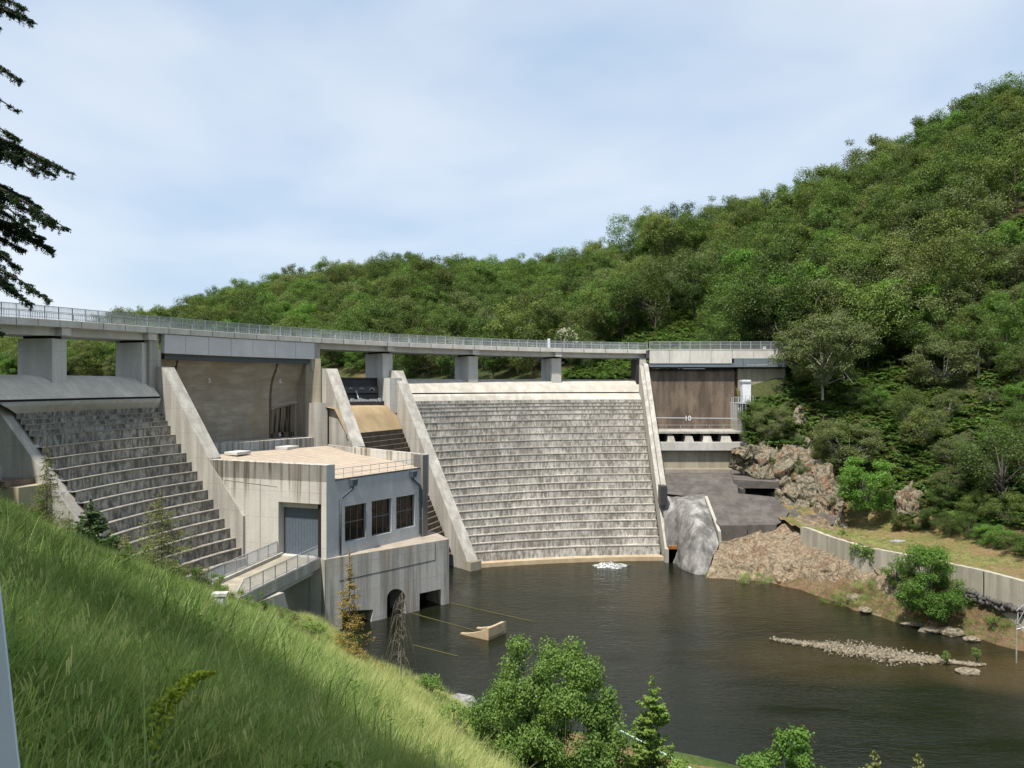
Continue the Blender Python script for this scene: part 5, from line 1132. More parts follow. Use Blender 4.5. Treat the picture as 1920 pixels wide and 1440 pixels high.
r = np.random.default_rng(11)
cand = []
sp = 7.3
for x in np.arange(-330, 150, sp):
    for y in np.arange(96, 520, sp):
        xx = x + r.uniform(-.45,.45)*sp; yy = y + r.uniform(-.45,.45)*sp
        u = 960 + F*xx/yy
        if u < -120 or u > 2150: continue
        cand.append((xx, yy))
for x in np.arange(38, 92, 4.6):
    for y in np.arange(100, 152, 4.6):
        xx = x + r.uniform(-.5,.5)*4.6; yy = y + r.uniform(-.5,.5)*4.6; u = 960 + F*xx/yy
        if 1410 < u < 2000: cand.append((xx, yy))
cand = np.array(cand); zc_ = zhill(cand[:,0], cand[:,1]); U_ = 960 + F*cand[:,0]/cand[:,1]; V_ = HZ - F*zc_/cand[:,1]
keep = np.ones(len(cand), bool)
keep &= ~((cand[:,1] < 142) & (cand[:,0] < 52 - 0*cand[:,1]) & (cand[:,1] < 128 + .25*(52-cand[:,0])*.6))       # dam site
keep &= (zc_ > .9) | (U_ > 1400)
keep &= ~((zc_ < -16.4))
keep &= ~((cand[:,0] - xwall(cand[:,1]) < 16) & (cand[:,1] < 96))
keep &= ~((U_ > 1105) & (U_ < 1215) & (V_ > 655) & (V_ < 715) & (cand[:,1] < 185))                              # open green slope seen under the deck
keep &= ~((U_ > 1150) & (U_ < 1330) & (V_ > 628) & (cand[:,1] < 175))                                            # ochre verge behind the deck
keep &= ~((U_ > 1385) & (U_ < 1585) & (V_ > 842) )                                                              # cliff
keep &= ~((U_ > 1855) & (V_ > 385) & (V_ < 520) & (r.random(len(cand)) < .7))                                    # bare patch
keep &= ~((U_ > 1400) & (V_ > 560) & (r.random(len(cand)) < .12))                                                # bracken clearings
keep &= ~((U_ > 1600) & (U_ < 1850) & (V_ > 690) & (V_ < 830) & (r.random(len(cand)) < .6))
keep &= ~((U_ > 1385) & (U_ < 1470) & (V_ > 690) & (V_ < 770))
cand = cand[keep]; zc_ = zc_[keep]; U_ = U_[keep]; V_ = V_[keep]
# drop what stands hidden behind the brow of the hill
vis = np.ones(len(cand), bool)
for f in np.linspace(.3, .97, 28):
    hz = zhill(cand[:,0]*f, cand[:,1]*f); ok = (cand[:,1]*f > 96) & (U_ > -200); vis &= ~(ok & (hz/(cand[:,1]*f) > (zc_ + 8)/cand[:,1] + .004))
cand = cand[vis]; zc_ = zc_[vis]; U_ = U_[vis]; V_ = V_[vis]
order = np.argsort(cand[:,1]); cand = cand[order]; zc_ = zc_[order]; U_ = U_[order]; V_ = V_[order]
kind = []; sc_ = []
for (x, y), u, v in zip(cand, U_, V_):
    q = r.random(); olive = .5 + .5*mnoise.noise(Vector((x*.02, y*.02, 3)))*2
    if y < 128 and u > 1400: k = nK + r.integers(nO) if q < .32 else (nK + nO + r.integers(nB) if q < .62 else r.integers(nK)); s_ = r.uniform(.35,.75) if v > 700 else r.uniform(.5,1.0)
    else:
        k = nK + r.integers(nO) if q < .14 + .40*max(0, olive-.4) else (nK + nO + r.integers(nB) if q > .9 else r.integers(nK)); s_ = r.uniform(.9,1.6)
        if q > .985: k = len(ALL) - 2 + r.integers(2)
    kind.append(int(k)); sc_.append(s_)
kind = np.array(kind); sc_ = np.array(sc_); rot_ = r.uniform(0, 6.28, len(cand))
print('forest trees', len(cand))
NI = 292
def zone(u, v, y, k):
    tone = 'dark green broadleaf' if k < nK else ('sparse olive' if k < nK+nO else ('bright green' if k < nK+nO+nB else 'bare dead'))
    nm = 'bush' if False else 'tree'
    if u > 1400 and v > 690: pl = 'in the bracken on the lower slope above the dry terrace'
    elif u > 1690: pl = 'on the steep upper hillside at the right'
    elif u > 1400: pl = 'on the hillside above the right dam abutment'
    elif u > 1180: pl = 'in the wood behind the straight railing of the abutment'
    elif u > 760: pl = 'in the wood behind the main spillway deck'
    elif u > 300: pl = 'in the far wood seen over the powerhouse bay'
    else: pl = 'on the far reservoir shore at the left'
    return f'{tone} tree {pl}'
for i in range(min(NI, len(cand))):
    x, y = cand[i]; k = kind[i]; lb = zone(U_[i], V_[i], y, k)
    nm = {0:'broadleaf_tree',1:'olive_tree',2:'bright_tree',3:'dead_tree'}[0 if k < nK else 1 if k < nK+nO else 2 if k < nK+nO+nB else 3]
    nm = 'broadleaf_tree' if nm != 'dead_tree' else 'dead_tree'
    put(ALL[k], nm, (x, y, zc_[i]-.2), lb, 'tree', lb.replace('tree ', 'trees ', 1), rot_[i], sc_[i], sc_[i]*r.uniform(.85,1.15))
j = np.arange(NI, len(cand)); jt = [t.crown for t in K + OL + BG]; kk = np.minimum(kind[j], len(jt)-1)
scatter('forest', np.c_[cand[j], zc_[j]-.3], np.c_[np.zeros((len(j),2)), rot_[j]], np.c_[sc_[j], sc_[j], sc_[j]*r.uniform(.85,1.2,len(j))], kk, jt)

# ---- singled-out hillside plants
def at(u, v, D): return P(u, v, D)
big_bush = broadleaf(80, h=9, w=8.2, base=.02, clumps=46, leaves=17000, leaf=.24, mat=M['leaf_bright'], rclump=(.10,.17), fill=.8, flat=.6)
x, y, z = P(1625,958,99.5); put(big_bush, 'bush', (x, y, z), 'large rounded bright green bush at the foot of the cliff by the terrace', 'bush', s=.92, sz=.78)
ob = broadleaf(81, h=8, w=10, base=.08, clumps=80, leaves=26000, leaf=.2, mat=M['leaf_olive'], tmat=M['trunk_pale'], rclump=(.07,.14), flat=.5, bare=2, limbs=24, trunkr=.12)
x, y, z = P(1535,715,121); put(ob, 'tree', (x+.2, y-1, z-1.5), 'wide olive oak overhanging the right end of the dam railing', s=1.45, sz=1.6)
x, y, z = P(1770,735,119); put(ob, 'tree', (x, y, z), 'olive oak with pale twigs on the middle of the right slope', s=1.15, rot=2.)
x, y, z = P(1590,880,110.5); put(ob, 'tree', (x, y, z), 'grey-green scrubby oak above the large bright green bush', s=1.0, sz=.95, rot=4.)
x, y, z = P(1445,835,116); put(ob, 'tree', (x, y, z), 'grey-green scrubby oak directly over the cliff beside the gallery', s=.62, rot=1., sz=.8)
x, y, z = P(1880,960,90); put(broadleaf(82, h=9, w=8, base=.2, clumps=36, leaves=9000, leaf=.2, rclump=(.09,.16), bare=4, limbs=26), 'tree', (x, y, z), 'large dark green tree leaning over the terrace at the right edge', s=1.25)
x, y, z = P(1735,850,106); put(K[1], 'tree', (x, y, z), 'mid green tree in the bracken right of the bright green bush', s=.62)
x, y, z = P(1400,800,119.5); put(K[2], 'bush', (x+1.2, y-.3, z-1), 'green bush growing against the side wall of the gallery', 'bush', s=.5)
snag = MB().tube([(0,0,-.5),(.1,0,2.2),(-.1,.1,4.0),(.1,0,5.6)], [.22,.2,.17,.1], 7).tube([(.0,0,.6),(.8,0,.9),(1.5,.2,1.5)], [.1,.07,.03], 5).tube([(.0,0,3.4),(.35,0,4.0),(.4,0,4.3)], [.08,.06,.03], 5)
x, y, z = P(1834,722,116); s_ = snag.build('dead_tree', M['trunk_pale']); s_.location = (x, y, z); tag(s_, 'bare broken pale dead trunk standing on the right slope', 'dead tree')
for (u, v, D, s_, lb) in ((1255,560,168,1.0,'grey dead tree with crooked branches in the wood above the abutment'),(1500,505,175,.95,'grey dead tree high on the hillside left of the dense oaks'),(1690,470,170,.9,'small grey dead tree near the top of the right hillside'),(925,625,190,.8,'leafless grey tree in the far wood above the main spillway deck')):
    x, y, z = P(u, v, D); o = put(DEAD[0], 'dead_tree', (x, y, z), lb, rot=u, s=s_)
x, y, z = P(1062,657,150); el = broadleaf(83, h=3.6, w=4, base=.05, clumps=14, leaves=2600, leaf=.22, rclump=(.14,.22)); o = put(el, 'bush', (x, y, z), 'elder bush with cream blossom behind the deck railing', 'bush', s=1.1)
rr_ = np.random.default_rng(5); C = rr_.normal(size=(150,3)); C /= np.linalg.norm(C, axis=1, keepdims=True); C = C*np.array([2.0,2.0,1.9]) + np.array([0,0,2.3]); C = C[C[:,2] > 1.6]; C = np.repeat(C, 9, 0) + rr_.normal(size=(len(C)*9,3))*.09
V, Q = leaf_quads(C, np.tile([0,-.5,1.], (len(C),1)), .12, .1, rr_); c = bpy.data.objects.new('blossom', np_mesh('blossom', V, Q, M['flower'], rr_.random(len(Q)))); sc.collection.objects.link(c); c.parent = o
for k, (u, D) in enumerate(((1010,300),(1024,302),(1036,300))):
    x = fx(u, D); put(CF[0], 'spruce_tree', (x, D, zh(x, D)+2.5), 'dark pointed spruce on the far skyline, ' + ('left','middle','right')[k] + ' of the group of three', rot=k, s=1.05)
# big crown that breaks the skyline
x, y, z = P(1245,500,205); put(K[0], 'tree', (x, y, z+1.0), 'tall dark oak breaking the skyline where the two hills meet', s=1.5)
x, y, z = P(1285,500,207); put(K[3], 'tree', (x, y, z+1.0), 'second tall dark oak right of the one where the two hills meet', s=1.4)

# ---- bracken on the slopes
def fern(seed, n=15, L=.9):
    r = np.random.default_rng(seed); C = []; N = []
    for k in range(n):
        a = r.uniform(0, 6.28); ll = L*r.uniform(.6,1.1); t = r.uniform(.1,1,26); hh = .75*ll*np.sin(t*1.9)
        c = np.c_[np.cos(a)*ll*t, np.sin(a)*ll*t, hh]; side = np.array([-math.sin(a), math.cos(a), 0]); c = c + side*(r.uniform(-1,1,26)*.22*(1.05-t))[:, None]; C.append(c); N.append(np.tile([math.cos(a)*.5,math.sin(a)*.5,1.2], (26,1)))
    C = np.concatenate(C); V, Q = leaf_quads(C, np.concatenate(N), .17, .09, r, .35); return np_mesh('bracken_frond', V, Q, M['fern'], r.random(len(Q)))
ferns = [fern(s_) for s_ in range(5)]
n = 24000; D = r.uniform(78, 185, n); u = r.uniform(1060, 1990, n); x = (u-960)/F*D; zz = zhill(x, D); v = HZ - F*zz/D
k = (zz > -16.2) & ~((x - xwall(D) < 15) & (D < 96)) & ~((u > 1385) & (u < 1575) & (v > 838)) & ((D > 134) | (u > 1392)) & ((zz > .8) | (u > 1392)) & (vnoise(x, D, 7, 9) > -.34) & ~((D < 133) & (u < 1470) & (v < 745))
k &= (D < 150) | (u < 1330)
pk = np.c_[x, D, zz-.05][k]; m = len(pk); s_ = r.uniform(.6,1.5,m) * np.where(pk[:,1] > 130, 1.3, 1)
scatter('bracken', pk, np.c_[r.normal(0,.15,(m,2)), r.uniform(0,6.28,m)], np.c_[s_,s_,s_*.9], r.integers(5, size=m), ferns)
# grass and low weeds on terrace edge and banks
def tuft(seed, n=26, H=.5, spread=.22, wd=.012, mat=None, lean=(.0,.0), seg=3, seeds=0):
    r = np.random.default_rng(seed); V = []; Q = []; A = []
    for k in range(n):
        bx, by = r.normal(0, spread*.6, 2); a = r.uniform(0, 6.28); h_ = H*r.uniform(.55,1.15); ln = r.uniform(.1,.55)*h_; dx, dy = math.cos(a)*ln + lean[0]*h_, math.sin(a)*ln + lean[1]*h_
        b2 = r.uniform(0, 3.14); sx_, sy_ = math.cos(b2)*wd, math.sin(b2)*wd; base = len(V); av = r.random()
        for i in range(seg+1):
            t = i/seg; w_ = (1-t**1.7)*1 + .08; px, py, pz = bx + dx*t**1.8, by + dy*t**1.8, h_*(t - .22*t*t*(math.hypot(dx,dy)/h_)*1.5)
            V += [(px-sx_*w_, py-sy_*w_, pz), (px+sx_*w_, py+sy_*w_, pz)]
        for i in range(seg): Q.append((base+2*i, base+2*i+1, base+2*i+3, base+2*i+2)); A.append(av)
        if seeds and r.random() < seeds:
            top_ = np.array(V[-1]); 
            for q in range(5):
                b_ = len(V); c = top_ + np.array([-dx,-dy,-.3*h_])*.05*q + r.normal(0,.008,3); V += [tuple(c + np.array([-.0016,0,-.015])), tuple(c + np.array([.0016,.0,-.015])), tuple(c + np.array([.002,.001,.022])), tuple(c + np.array([-.002,-.001,.022]))]; Q.append((b_,b_+1,b_+2,b_+3)); A.append(.6)
    return np_mesh('grass_tuft', V, Q, mat or M['grass'], A)
near_t = [tuft(100+i, 60, .62, .24, .0036, lean=(.32,-.14), seg=4, seeds=.12) for i in range(5)] + [tuft(110+i, 50, .62, .24, .0022, M['grass_dry_sunlit'], lean=(.32,-.14), seg=4, seeds=.3) for i in range(3)]
far_t = [tuft(120+i, 46, .78, .36, .008, lean=(.28,-.12)) for i in range(4)] + [tuft(130+i, 40, .82, .36, .0055, M['grass_dry_sunlit'], lean=(.28,-.12)) for i in range(3)]
def weedt():
    r_ = np.random.default_rng(77); C = np.c_[r_.normal(0,.10,240), r_.normal(0,.10,240), r_.uniform(.12,.62,240)]; C[:,:2] *= (1.3-C[:,2:3]); V, Q = leaf_quads(C, np.tile([0,0,1.],(240,1)), .065, .04, r_, .5); return np_mesh('leafy_weed', V, Q, M['leaf_near'], r_.random(240))
weed_t = weedt()
def sunny(x, y):  # paler dry tufts put the sunlit band of the shoulder into the colour
    uu = 960 + F*x/y; return np.clip((uu - (380 + 9*(60 - y)*.6)) / 220, 0, 1)
def grasspts(n, D0, D1, ulo, uhi, p=1.0):
    D = (r.random(n)*(D1**p - D0**p) + D0**p)**(1/p); u = r.uniform(ulo, uhi, n); x = (u-960)/F*D; return x, D
x, y = grasspts(22000, 2.2, 10, -350, 1010, 1.9); z = znear(x, y); m = len(x)
idx = np.where(r.random(m) < .12 + .85*sunny(x, y) + .12*(vnoise(x, y, 1.2, 3) > .1), 5 + r.integers(3, size=m), r.integers(5, size=m)); s_ = r.uniform(.7,1.25,m)*(1+.5*vnoise(x,y,.9,8))
wi = r.random(m) < .035; idx = np.where(wi, 8, idx)
scatter('grass', np.c_[x,y,z-.03], np.c_[r.normal(0,.2,(m,2)), r.normal(0,1.5,m)], np.c_[s_,s_,s_*np.where(wi,1,r.uniform(.8,1.3,m))], idx, near_t + [weed_t])
x, y = grasspts(56000, 9, 66, -260, 985, 1.5); z = znear(x, y); k = (z > -22.0) & ~((x > -14.2) & (x < -11.6) & (y > 30.5) & (y < 35.6)) & ~((x > -29.5) & (x < -17) & (y > 58.0) & (z > -25) & (x + 29 > (59-y)*0)) & ~((y > 57) & (x > -28.5) & (x < -20)); x, y, z = x[k], y[k], z[k]; m = len(x)
idx = np.where(r.random(m) < .10 + .88*sunny(x, y) + .2*(vnoise(x, y, 3, 3) > .1), 4 + r.integers(3, size=m), r.integers(4, size=m)); s_ = r.uniform(.75,1.35,m)*(1+.5*vnoise(x,y,2.2,8))
wi = (r.random(m) < .03 + .08*(vnoise(x, y, 2.5, 21) > .2)); idx = np.where(wi, 7, idx)
scatter('grass', np.c_[x,y,z-.05], np.c_[r.normal(0,.2,(m,2)), r.normal(0,1.4,m)], np.c_[s_,s_,s_*r.uniform(.75,1.1,m)*np.where(wi,1.2,1)], idx, far_t + [weed_t])
# bank vegetation across the river and thin dry grass on the terrace
n = 15000; y = r.uniform(58, 106, n); x = r.uniform(20, 64, n); z = zhill(x, y); d_ = x - xwall(y); nv = vnoise(x, y, 3.5, 12)
tr_ = (d_ > .4) & (d_ < 17) & (z > -19) & (nv > -.2); bk_ = (d_ < -.2) & (z > -23.45) & (z < -20.6) & (nv > -.18) & (y < 97) & ((y < 83) | (z < -22.6))
k = tr_ | bk_; s_ = np.where(d_[k] > 0, r.uniform(.18,.42,k.sum()), r.uniform(.35,.8,k.sum())); m = k.sum()
scatter('bank_grass', np.c_[x[k],y[k],z[k]-.03], np.c_[r.normal(0,.1,(m,2)), r.uniform(0,6.28,m)], np.c_[s_*1.6,s_*1.6,s_], np.where(r.random(m) < np.where(d_[k] > 0, .75, .3), 4 + r.integers(3, size=m), r.integers(4, size=m)), far_t)

# ------------------------------------------------------------------ individual plants by the river and on the near bank
gt_ = broadleaf(90, h=7.4, w=6.2, base=.03, clumps=60, leaves=34000, leaf=.15, mat=M['leaf_bright'], rclump=(.10,.18), fill=.7, flat=.7, trunkr=.12, limbs=20)
x, y, z = P(1742,1168,74.2); put(gt_, 'tree', (x, y, -23.0), 'dense bright green young tree at the water below the retaining wall', s=.93, sz=.98)
sm = broadleaf(91, h=2.4, w=2.6, base=.02, clumps=18, leaves=3200, leaf=.12, mat=M['leaf_near'], rclump=(.1,.18))
for (u, v, D, s_, lb) in ((1805,1135,73.5,.8,'small green shrub right of the bright tree under the wall'),(1868,1180,70.5,.55,'small green sapling on the mossy bank near the mast'),(1680,1095,78.5,1.0,'thin olive shrub left of the bright tree before the wall'),(1580,1010,92,.5,'small creeper bush hanging over the wall'),(1775,1238,64.3,.35,'little green plant growing on the gravel bar'),(1832,1232,64.2,.35,'second green plant at the right tip of the gravel bar')):
    x, y, z = P(u, v, D); put(sm, 'bush', (x, y, z), lb, 'bush', s=s_, rot=u)
# ivy over the retaining wall
C = []; rr_ = np.random.default_rng(9)
for k in range(700):
    u = 1598 + rr_.random()*42; t = rr_.random()**1.3; D = np.interp(u, [1560,1620,1700], [89.2,83.6,79.5]) - .36 - rr_.random()*.12; C.append(P(u + 6*math.sin(k), 1016 + (u-1598)*.3 + t*16*(1 + math.sin(u*.35)*.6), D))
V, Q = leaf_quads(np.array(C), np.tile([-.8,-.6,.2], (len(C),1)), .2, .16, rr_, .4); o = mesh_obj('ivy', np_mesh('ivy', V, Q, M['leaf_near'], rr_.random(len(Q)))); tag(o, kind='stuff')

big = broadleaf(92, h=7.6, w=6.6, base=.06, clumps=110, leaves=62000, leaf=.125, mat=M['leaf_near'], rclump=(.06,.115), fill=.5, flat=.8, trunkr=.06, limbs=30, bare=1)
x, y = XY(1030, 38.0); put(big, 'shrub', (x, y, -22.2), 'big leafy green shrub at the bottom centre in front of the river', 'shrub', s=1.06, sz=1.29)
o = broadleaf(93, h=5.2, w=4.4, base=.04, clumps=60, leaves=30000, leaf=.12, mat=M['leaf_near'], rclump=(.08,.14), fill=.5, trunkr=.05, limbs=24)
x, y = XY(972, 39); put(o, 'shrub', (x, y, zn(x, y)-.3), 'lower green shrub on the left side of the big leafy shrub', 'shrub')
x, y = XY(1085, 36.5); put(o, 'shrub', (x, y, -21.9), 'lower green shrub on the right side of the big leafy shrub', 'shrub', rot=2.2, s=.8)
sp1 = conifer(94, 6.8, 1.9, M['spruce_young'], layers=19, per=9, needle=.12, dens=105, droop=.10, upturn=.12, taper=.75, sparse=.12)
x, y = XY(1222, 38.5); put(sp1, 'spruce_tree', (x, y, -21.3), 'young bright green spruce right of the big leafy shrub', s=1.0)
x, y = XY(1130, 41.5); put(conifer(95, 6.2, 1.4, M['conifer'], layers=20, per=10, needle=.10, dens=50, droop=.05, upturn=.2), 'spruce_tree', (x, y, -21.6), 'dark young spruce half hidden behind the big leafy shrub')
x, y = XY(1290, 37); put(o_ := broadleaf(96, h=3.6, w=3.2, base=.03, clumps=40, leaves=13000, leaf=.10, mat=M['spruce_young'], rclump=(.07,.13), fill=.5, trunkr=.05), 'shrub', (x, y, -21.7), 'low fresh green bush at the foot of the young spruce', 'shrub')
x, y = XY(1205, 36); put(o_, 'shrub', (x, y, -21.9), 'low fresh green bush left of the young spruce foot', 'shrub', rot=2, s=.85)
mp_ = broadleaf(97, h=5.2, w=3.9, base=.05, clumps=40, leaves=15000, leaf=.13, mat=M['leaf_bright'], rclump=(.08,.14), fill=.5, trunkr=.05)
x, y = XY(1482, 34); put(mp_, 'sapling', (x, y, -20.4), 'bright green sapling rising from the bottom edge over the water', 'tree', s=1.0)
cs_ = conifer(98, 4.6, 1.9, M['larch_green'], layers=18, per=10, needle=.10, dens=90, droop=-.25, upturn=.1)
for (u, zt_, lb) in ((1640,-16.2,'light green conifer tip at the bottom edge, left of the right pair'),(1722,-16.35,'light green conifer tip at the bottom edge, right one of the pair')):
    x, y = XY(u, 34); put(cs_, 'spruce_tree', (x, y, zt_-4.6), lb, rot=u)
x, y = XY(1915, 34); put(cs_, 'spruce_tree', (x, y, -17.2-4.6), 'light green conifer tip in the bottom right corner', rot=1)
# golden larch by the tailrace block, small larches by the left spillway
lr1 = conifer(99, 8.6, 2.0, M['larch'], layers=26, per=7, needle=.09, dens=60, droop=.14, taper=1.15, sparse=.2, trunkr=.07, hang=.2)
x, y = XY(655, 56); put(lr1, 'larch_tree', (x, y, -12.0-8.4), 'slender golden larch in front of the stained tailrace block')
lr2 = conifer(102, 6.5, 3.0, M['larch_green'], layers=24, per=9, needle=.07, dens=95, droop=.3, taper=.7, sparse=.2, trunkr=.05, hang=.25)
x, y = XY(303, 50); put(lr2, 'larch_tree', (x, y, -6.7-6.5), 'wispy yellow-green larch in front of the left stepped spillway')
x, y = XY(88, 52); put(conifer(103, 6.6, 1.7, M['larch_green'], layers=22, per=7, needle=.07, dens=80, droop=.45, taper=.8, sparse=.25, trunkr=.05, hang=.3), 'larch_tree', (x, y, -4.0-6.5), 'thin green larch before the far left wing wall')
x, y = XY(170, 50); put(conifer(104, 5.2, 2.6, M['conifer'], layers=18, per=12, needle=.13, dens=120, droop=.1, taper=.9), 'spruce_tree', (x, y, -7.6-5.0), 'dark green conifer at the foot of the left spillway wall')
x, y = XY(130, 49); put(lr2, 'larch_tree', (x, y, -8.6-4.6), 'low yellow-green larch bush beside the dark conifer at the slope top', rot=1, s=.8)
x, y = XY(20, 50); put(lr2, 'larch_tree', (x, y, -8-5.5), 'low yellow-green larch bush at the left edge under the wall ledge', rot=3, s=.9)
for (u, D, zt_, s_, lb) in ((585,58,-20.2,.9,'dark green shrub under the access bridge at the grass edge'),(650,57,-21.0,.8,'dark shrub behind the golden larch'),(500,58,-19.0,.5,'small dark bush beside the access bridge railing'),(437,56,-17.2,.42,'small leafy sapling beside the white notice'),(805,50,-21.4,.8,'green shrub where the grass slope meets the riverbank'),(850,40,-19.8,1.0,'green shrub at the lower end of the grass slope')):
    x, y = XY(u, D); put(sm, 'shrub', (x, y, max(zt_, zn(x, y)-.2) if D < 52 else zt_), lb, 'shrub', rot=u, s=s_*1.1)
# rust-brown bracken at the larch foot
x, y = XY(668, 54); put(conifer(105, 2.2, 1.9, M['larch'], layers=9, per=11, needle=.08, dens=60, droop=.05, taper=.6), 'shrub', (x, y, -20.6), 'rust-gold low bush at the foot of the golden larch', 'shrub')
# weeping bare shrub
r = np.random.default_rng(3); wp = MB(); wp.tube([(0,0,-1),(0,0,3),(.1,0,6.4)], [.07,.05,.015], 5)
for k in range(80):
    z0 = r.uniform(1.2, 6.2); a = r.uniform(0, 6.28); R = r.uniform(.35, .5 + (6.5-z0)*.30)
    pts = [(math.cos(a)*R*t + .02*math.sin(9*t), math.sin(a)*R*t, z0 + R*.55*math.sin(t*2.6) - (t**2.4)*R*2.0) for t in np.linspace(0,1,9)]; wp.tube(pts, [.018,.015,.014,.012,.011,.01,.009,.008,.006], 3)
x, y = XY(752, 52); o = wp.build('weeping_shrub', plain('grey_brown_twig', (.20,.17,.14), .9, var=.4)); o.location = (x, y, -14.0-6.4); tag(o, 'bare weeping grey shrub with looping twigs beside the tailrace opening', 'shrub')
# yellow-green flower spire lying in the grass, and a dock-like plant
r = np.random.default_rng(4)
def spire(p0, p1, n, rad, label):
    p0 = np.array(p0); p1 = np.array(p1); root = empty('flower_spire', tuple(p0), label, 'plant'); st_ = [tuple(p0 + (p1-p0)*t + np.array([0,0,.12*math.sin(t*3)])) for t in np.linspace(0,1,8)]
    MB().tube(st_, [.008]*7 + [.003], 5).build('stem', M['leaf_near'], root)
    t = r.random(n)**.8*.97 + .03; C = np.array([np.interp(t, np.linspace(0,1,8), [s_[i] for s_ in st_]) for i in range(3)]).T + r.normal(size=(n,3))*(rad*(1.1-t))[:, None]
    V, Q = leaf_quads(C, np.tile([0,-.3,1.], (n,1)), .022, .018, r, 1.2); link(bpy.data.objects.new('bloom', np_mesh('bloom', V, Q, M['weed'], r.random(n))), root)
spire(P(255,1425,3.5), P(402,1266,3.9), 1100, .032, 'bright yellow-green flower spike leaning through the near grass')
spire(P(278,1400,3.7), P(300,1345,3.8), 200, .02, 'short yellow-green flower spike beside the long one')
x, y = XY(170, 4.6); dk = empty('dock_plant', (x, y, zn(x, y)), 'broad-leaved green weed low in the near grass at the bottom left', 'plant'); C = []
mbk = MB()
for k in range(14):
    a = r.uniform(0, 6.28); L = r.uniform(.2,.42); rows = []
    for t in np.linspace(0,1,7): 
        w_ = .07*math.sin(math.pi*min(1, t*1.02+.03))**.8; cx, cy, cz = math.cos(a)*L*t, math.sin(a)*L*t, .15 + .45*L*math.sin(t*2.2); rows.append([(x+cx-math.sin(a)*w_, y+cy+math.cos(a)*w_, dk.location.z+cz), (x+cx, y+cy, dk.location.z+cz-.015), (x+cx+math.sin(a)*w_, y+cy-math.cos(a)*w_, dk.location.z+cz)])
    mbk.loft(rows)
mbk.build('leaves', M['spruce_young'], dk, True)

# ---- cedar at the left edge: long drooping boughs with hanging sprays
def cedar(seed, h, R, boughs, loc, label, group=None, dens=1.7):
    r = np.random.default_rng(seed); root = empty('cedar_tree', loc, label, 'tree', group); L0 = np.array(loc, float)
    MB().tube([tuple(L0 + np.array([0,0,-1])), tuple(L0 + np.array([0,0,h*.5])), tuple(L0 + np.array([0,0,h]))], [.38,.26,.03], 9).build('trunk', M['trunk'], root)
    C = []; N = []; lim = MB()
    for (z0, a, RR, dz) in boughs:
        d = np.array([math.cos(a), math.sin(a), 0]); side = np.array([-d[1], d[0], 0]); ts = np.linspace(0,1,9)
        pt = np.array([L0 + np.array([0,0,z0]) + d*RR*t + np.array([0,0,.10*RR*math.sin(t*2.4) - dz*t**1.25]) + side*.25*math.sin(t*4+z0) for t in ts])
        lim.tube([tuple(p) for p in pt], list(np.linspace(.09,.012,9)), 5)
        for k in range(int(30*RR/6*dens)):
            t = r.uniform(.12, 1.0); p = np.array([np.interp(t, ts, pt[:, i]) for i in range(3)]); sl = RR*.20*(1.04-t)*r.uniform(.15,1)*r.choice((-1,1)); L = r.uniform(.3,1.25)*(.25+.75*(1-t))
            e = p + side*sl + d*abs(sl)*.7 + np.array([0,0,-.25*abs(sl)]); m = int(44*dens); tt_ = r.random(m); q = p + (e-p)*tt_[:, None]; q += np.c_[r.normal(0,.035,m), r.normal(0,.035,m), -(r.random(m)**1.5)*(.75*(1.03-t)**1.2+.03)*r.uniform(.2,1)]
            C.append(q); N.append(np.tile(side*.2 + np.array([0,0,.6]), (m,1)))
            pb = p + np.array([0,0,-.02]); sl_ = r.uniform(.12,.75)*(1.15-t)*RR/7*1.3; m3 = int(10 + 34*sl_); v3 = r.random(m3); C.append(pb + np.c_[.05*np.sin(v3*5+k) + r.normal(0,.018,m3), r.normal(0,.018,m3), -v3*sl_]); N.append(np.tile([.3,-1.,.2], (m3,1)))
            e2 = e + np.array([0,0,-L*.6]); lim.tube([tuple(p), tuple(e), tuple(e2)], [.014,.009,.003], 3)
            m2 = 34; tt_ = r.random(m2); C.append(e + (e2-e)*tt_[:, None] + r.normal(0,.02,(m2,3))); N.append(np.tile([1.,0,.2], (m2,1)))
    lim.build('branches', M['cedar_bark'], root)
    C = np.concatenate(C); N = np.concatenate(N); V, Q = leaf_quads(C, N, .075, .02, r, .9); link(bpy.data.objects.new('crown', np_mesh('crown', V, Q, M['cedar'], r.random(len(Q)))), root)
    return root
def bough_to(loc, u, v, D, z0):       # bough from the trunk at height z0 reaching the given place
    t = np.array(P(u, v, D)); a = math.atan2(t[1]-loc[1], t[0]-loc[0]); RR = math.hypot(t[1]-loc[1], t[0]-loc[0]); return (z0, a, RR, (loc[2] + z0 + .10*RR*math.sin(2.4)) - t[2])
cl = (-17.2, 19.0, 5.5)
bo = [bough_to(cl, *q) for q in ((156,332,18,1.0),(125,318,18.8,.9),(140,432,17.6,.1-.0),(95,395,18.6,.3),(105,470,18.8,-.6),(100,468,19.3,-.9),(82,560,18.0,-1.6),(40,505,18.8,-1.1),(62,38,18.5,4.8),(28,145,17.8,3.6),(30,205,18.8,2.9),(40,262,17.5,2.0),(26,365,18,.7),(20,490,17,-1.0))]
r = np.random.default_rng(18)
for q in ((156,332,18,1.0),(140,432,17.6,.1),(82,560,18.0,-1.6),(100,468,19.3,-.9),(62,38,18.5,4.8)):
    for k in range(3):
        bo.append(bough_to(cl, q[0] - r.uniform(12,75), q[1] + r.uniform(-18,16) - 6, q[2] + r.uniform(-.9,.9), q[3] + r.uniform(-.25,.25)))
r = np.random.default_rng(8)
for k in range(46):
    z0 = r.uniform(-3.5, 9); a = r.uniform(1.2, 5.9); bo.append((z0, a, max(1.2, (10.5 - z0)*.52)*r.uniform(.75,1.0), 1.6))
cedar(1, 11.5, 7, bo, cl, 'dark weeping cedar whose boughs hang in from the left edge')
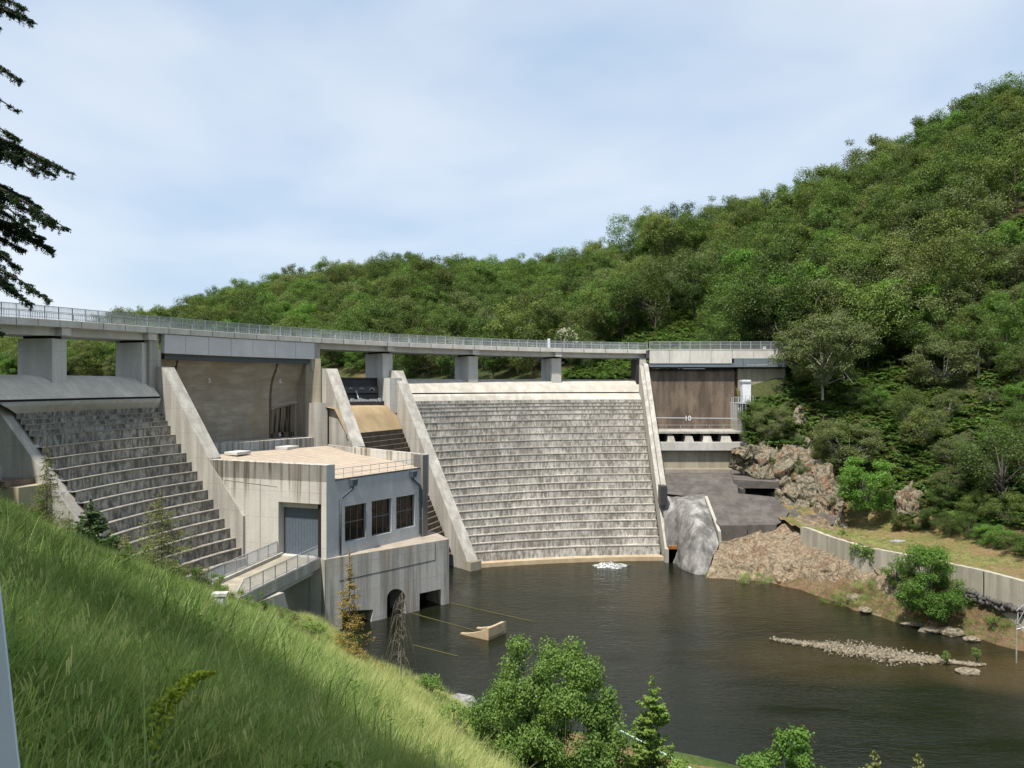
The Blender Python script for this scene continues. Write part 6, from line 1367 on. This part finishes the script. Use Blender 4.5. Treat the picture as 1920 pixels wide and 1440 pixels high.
# tall trees that stand up the bank outside the frame and shade the grass
for k, (x, y, s_) in enumerate(((-14.,1.5,1.9),(-20.5,9,1.9),(-9.5,-6,1.9),(-29,21,1.7),(-38,34,1.6),(-25,14,1.7))):
    t = K[k % 5]; o = put(t, 'broadleaf_tree', (x, y, zn(x, y)-.3), 'tall dark green broadleaf tree standing out of view up the left bank', 'tree', 'trees up the left bank', rot=k*1.3, s=s_*.72, sz=s_*1.15)

# low bushes in rows: along the back of the terrace, over the cliff, on the near slope
for k, (u, v, D, s_) in enumerate(((1690,978,96,.34),(1722,984,94.5,.30),(1752,990,93,.36),(1785,1000,90.5,.33),(1815,1006,88.5,.38),(1845,1016,85.5,.34),(1875,1026,83,.40),(1905,1040,79.5,.38),(1940,1054,76.5,.42),(1770,975,95,.42),(1830,985,91,.45),(1890,1000,87,.5))):
    x, y = XY(u, D); t = (K + BG)[k % 7]; put(t, 'bush', (x, y, zh(x, y)-.3), 'low green bush in the row along the back edge of the dry terrace', 'bush', 'bushes along the back of the terrace', rot=k*2.1, s=s_, sz=s_*.8)
for k, (u, v, D, s_) in enumerate(((1412,845,116,.26),(1440,848,115.5,.3),(1470,846,115,.34),(1500,842,114.5,.36),(1530,862,112.5,.36),(1556,885,110,.38),(1580,915,106.5,.36),(1425,815,118.5,.36),(1462,810,118.5,.42),(1520,905,109.8,.2),(1475,870,112,.2),(1445,868,113,.22),(1500,880,110.5,.24),(1535,915,108,.2),(1405,865,114,.2),(1565,940,105,.24),(1490,925,108,.14))):
    x, y, z = P(u, v, D); t = (K + OL)[k % 8]; put(t, 'bush', (x, y, z-.9), 'green bush growing along the top of the craggy cliff', 'bush', 'bushes along the top of the cliff', rot=k*1.7, s=s_, sz=s_*.9)

wd_ = broadleaf(120, h=1.5, w=1.9, base=.0, clumps=16, leaves=1900, leaf=.075, mat=M['leaf_near'], rclump=(.08,.17), trunkr=.02, fill=.4)
wg_ = broadleaf(121, h=1.4, w=1.7, base=.0, clumps=16, leaves=1500, leaf=.06, mat=M['larch_green'], rclump=(.07,.15), trunkr=.02, fill=.4)
r = np.random.default_rng(31)
for k in range(34):
    t = k/33; u = 5 + 560*t + r.uniform(-14,14); D = 51 + 4*r.random() if u < 400 else 50 + 3*r.random(); x, y = XY(u, D)
    put((wd_, wg_)[k % 2], 'weed', (x, y, zn(x, y)+.05), ('dark leafy weed clump on the brow of the grass slope', 'yellowish wispy weed clump on the brow of the grass slope')[k % 2], 'weed', ('leafy weeds on the brow of the grass slope', 'yellowish weeds on the brow of the grass slope')[k % 2], rot=k*1.9, s=r.uniform(.9,1.8), sz=r.uniform(1.0,1.7))
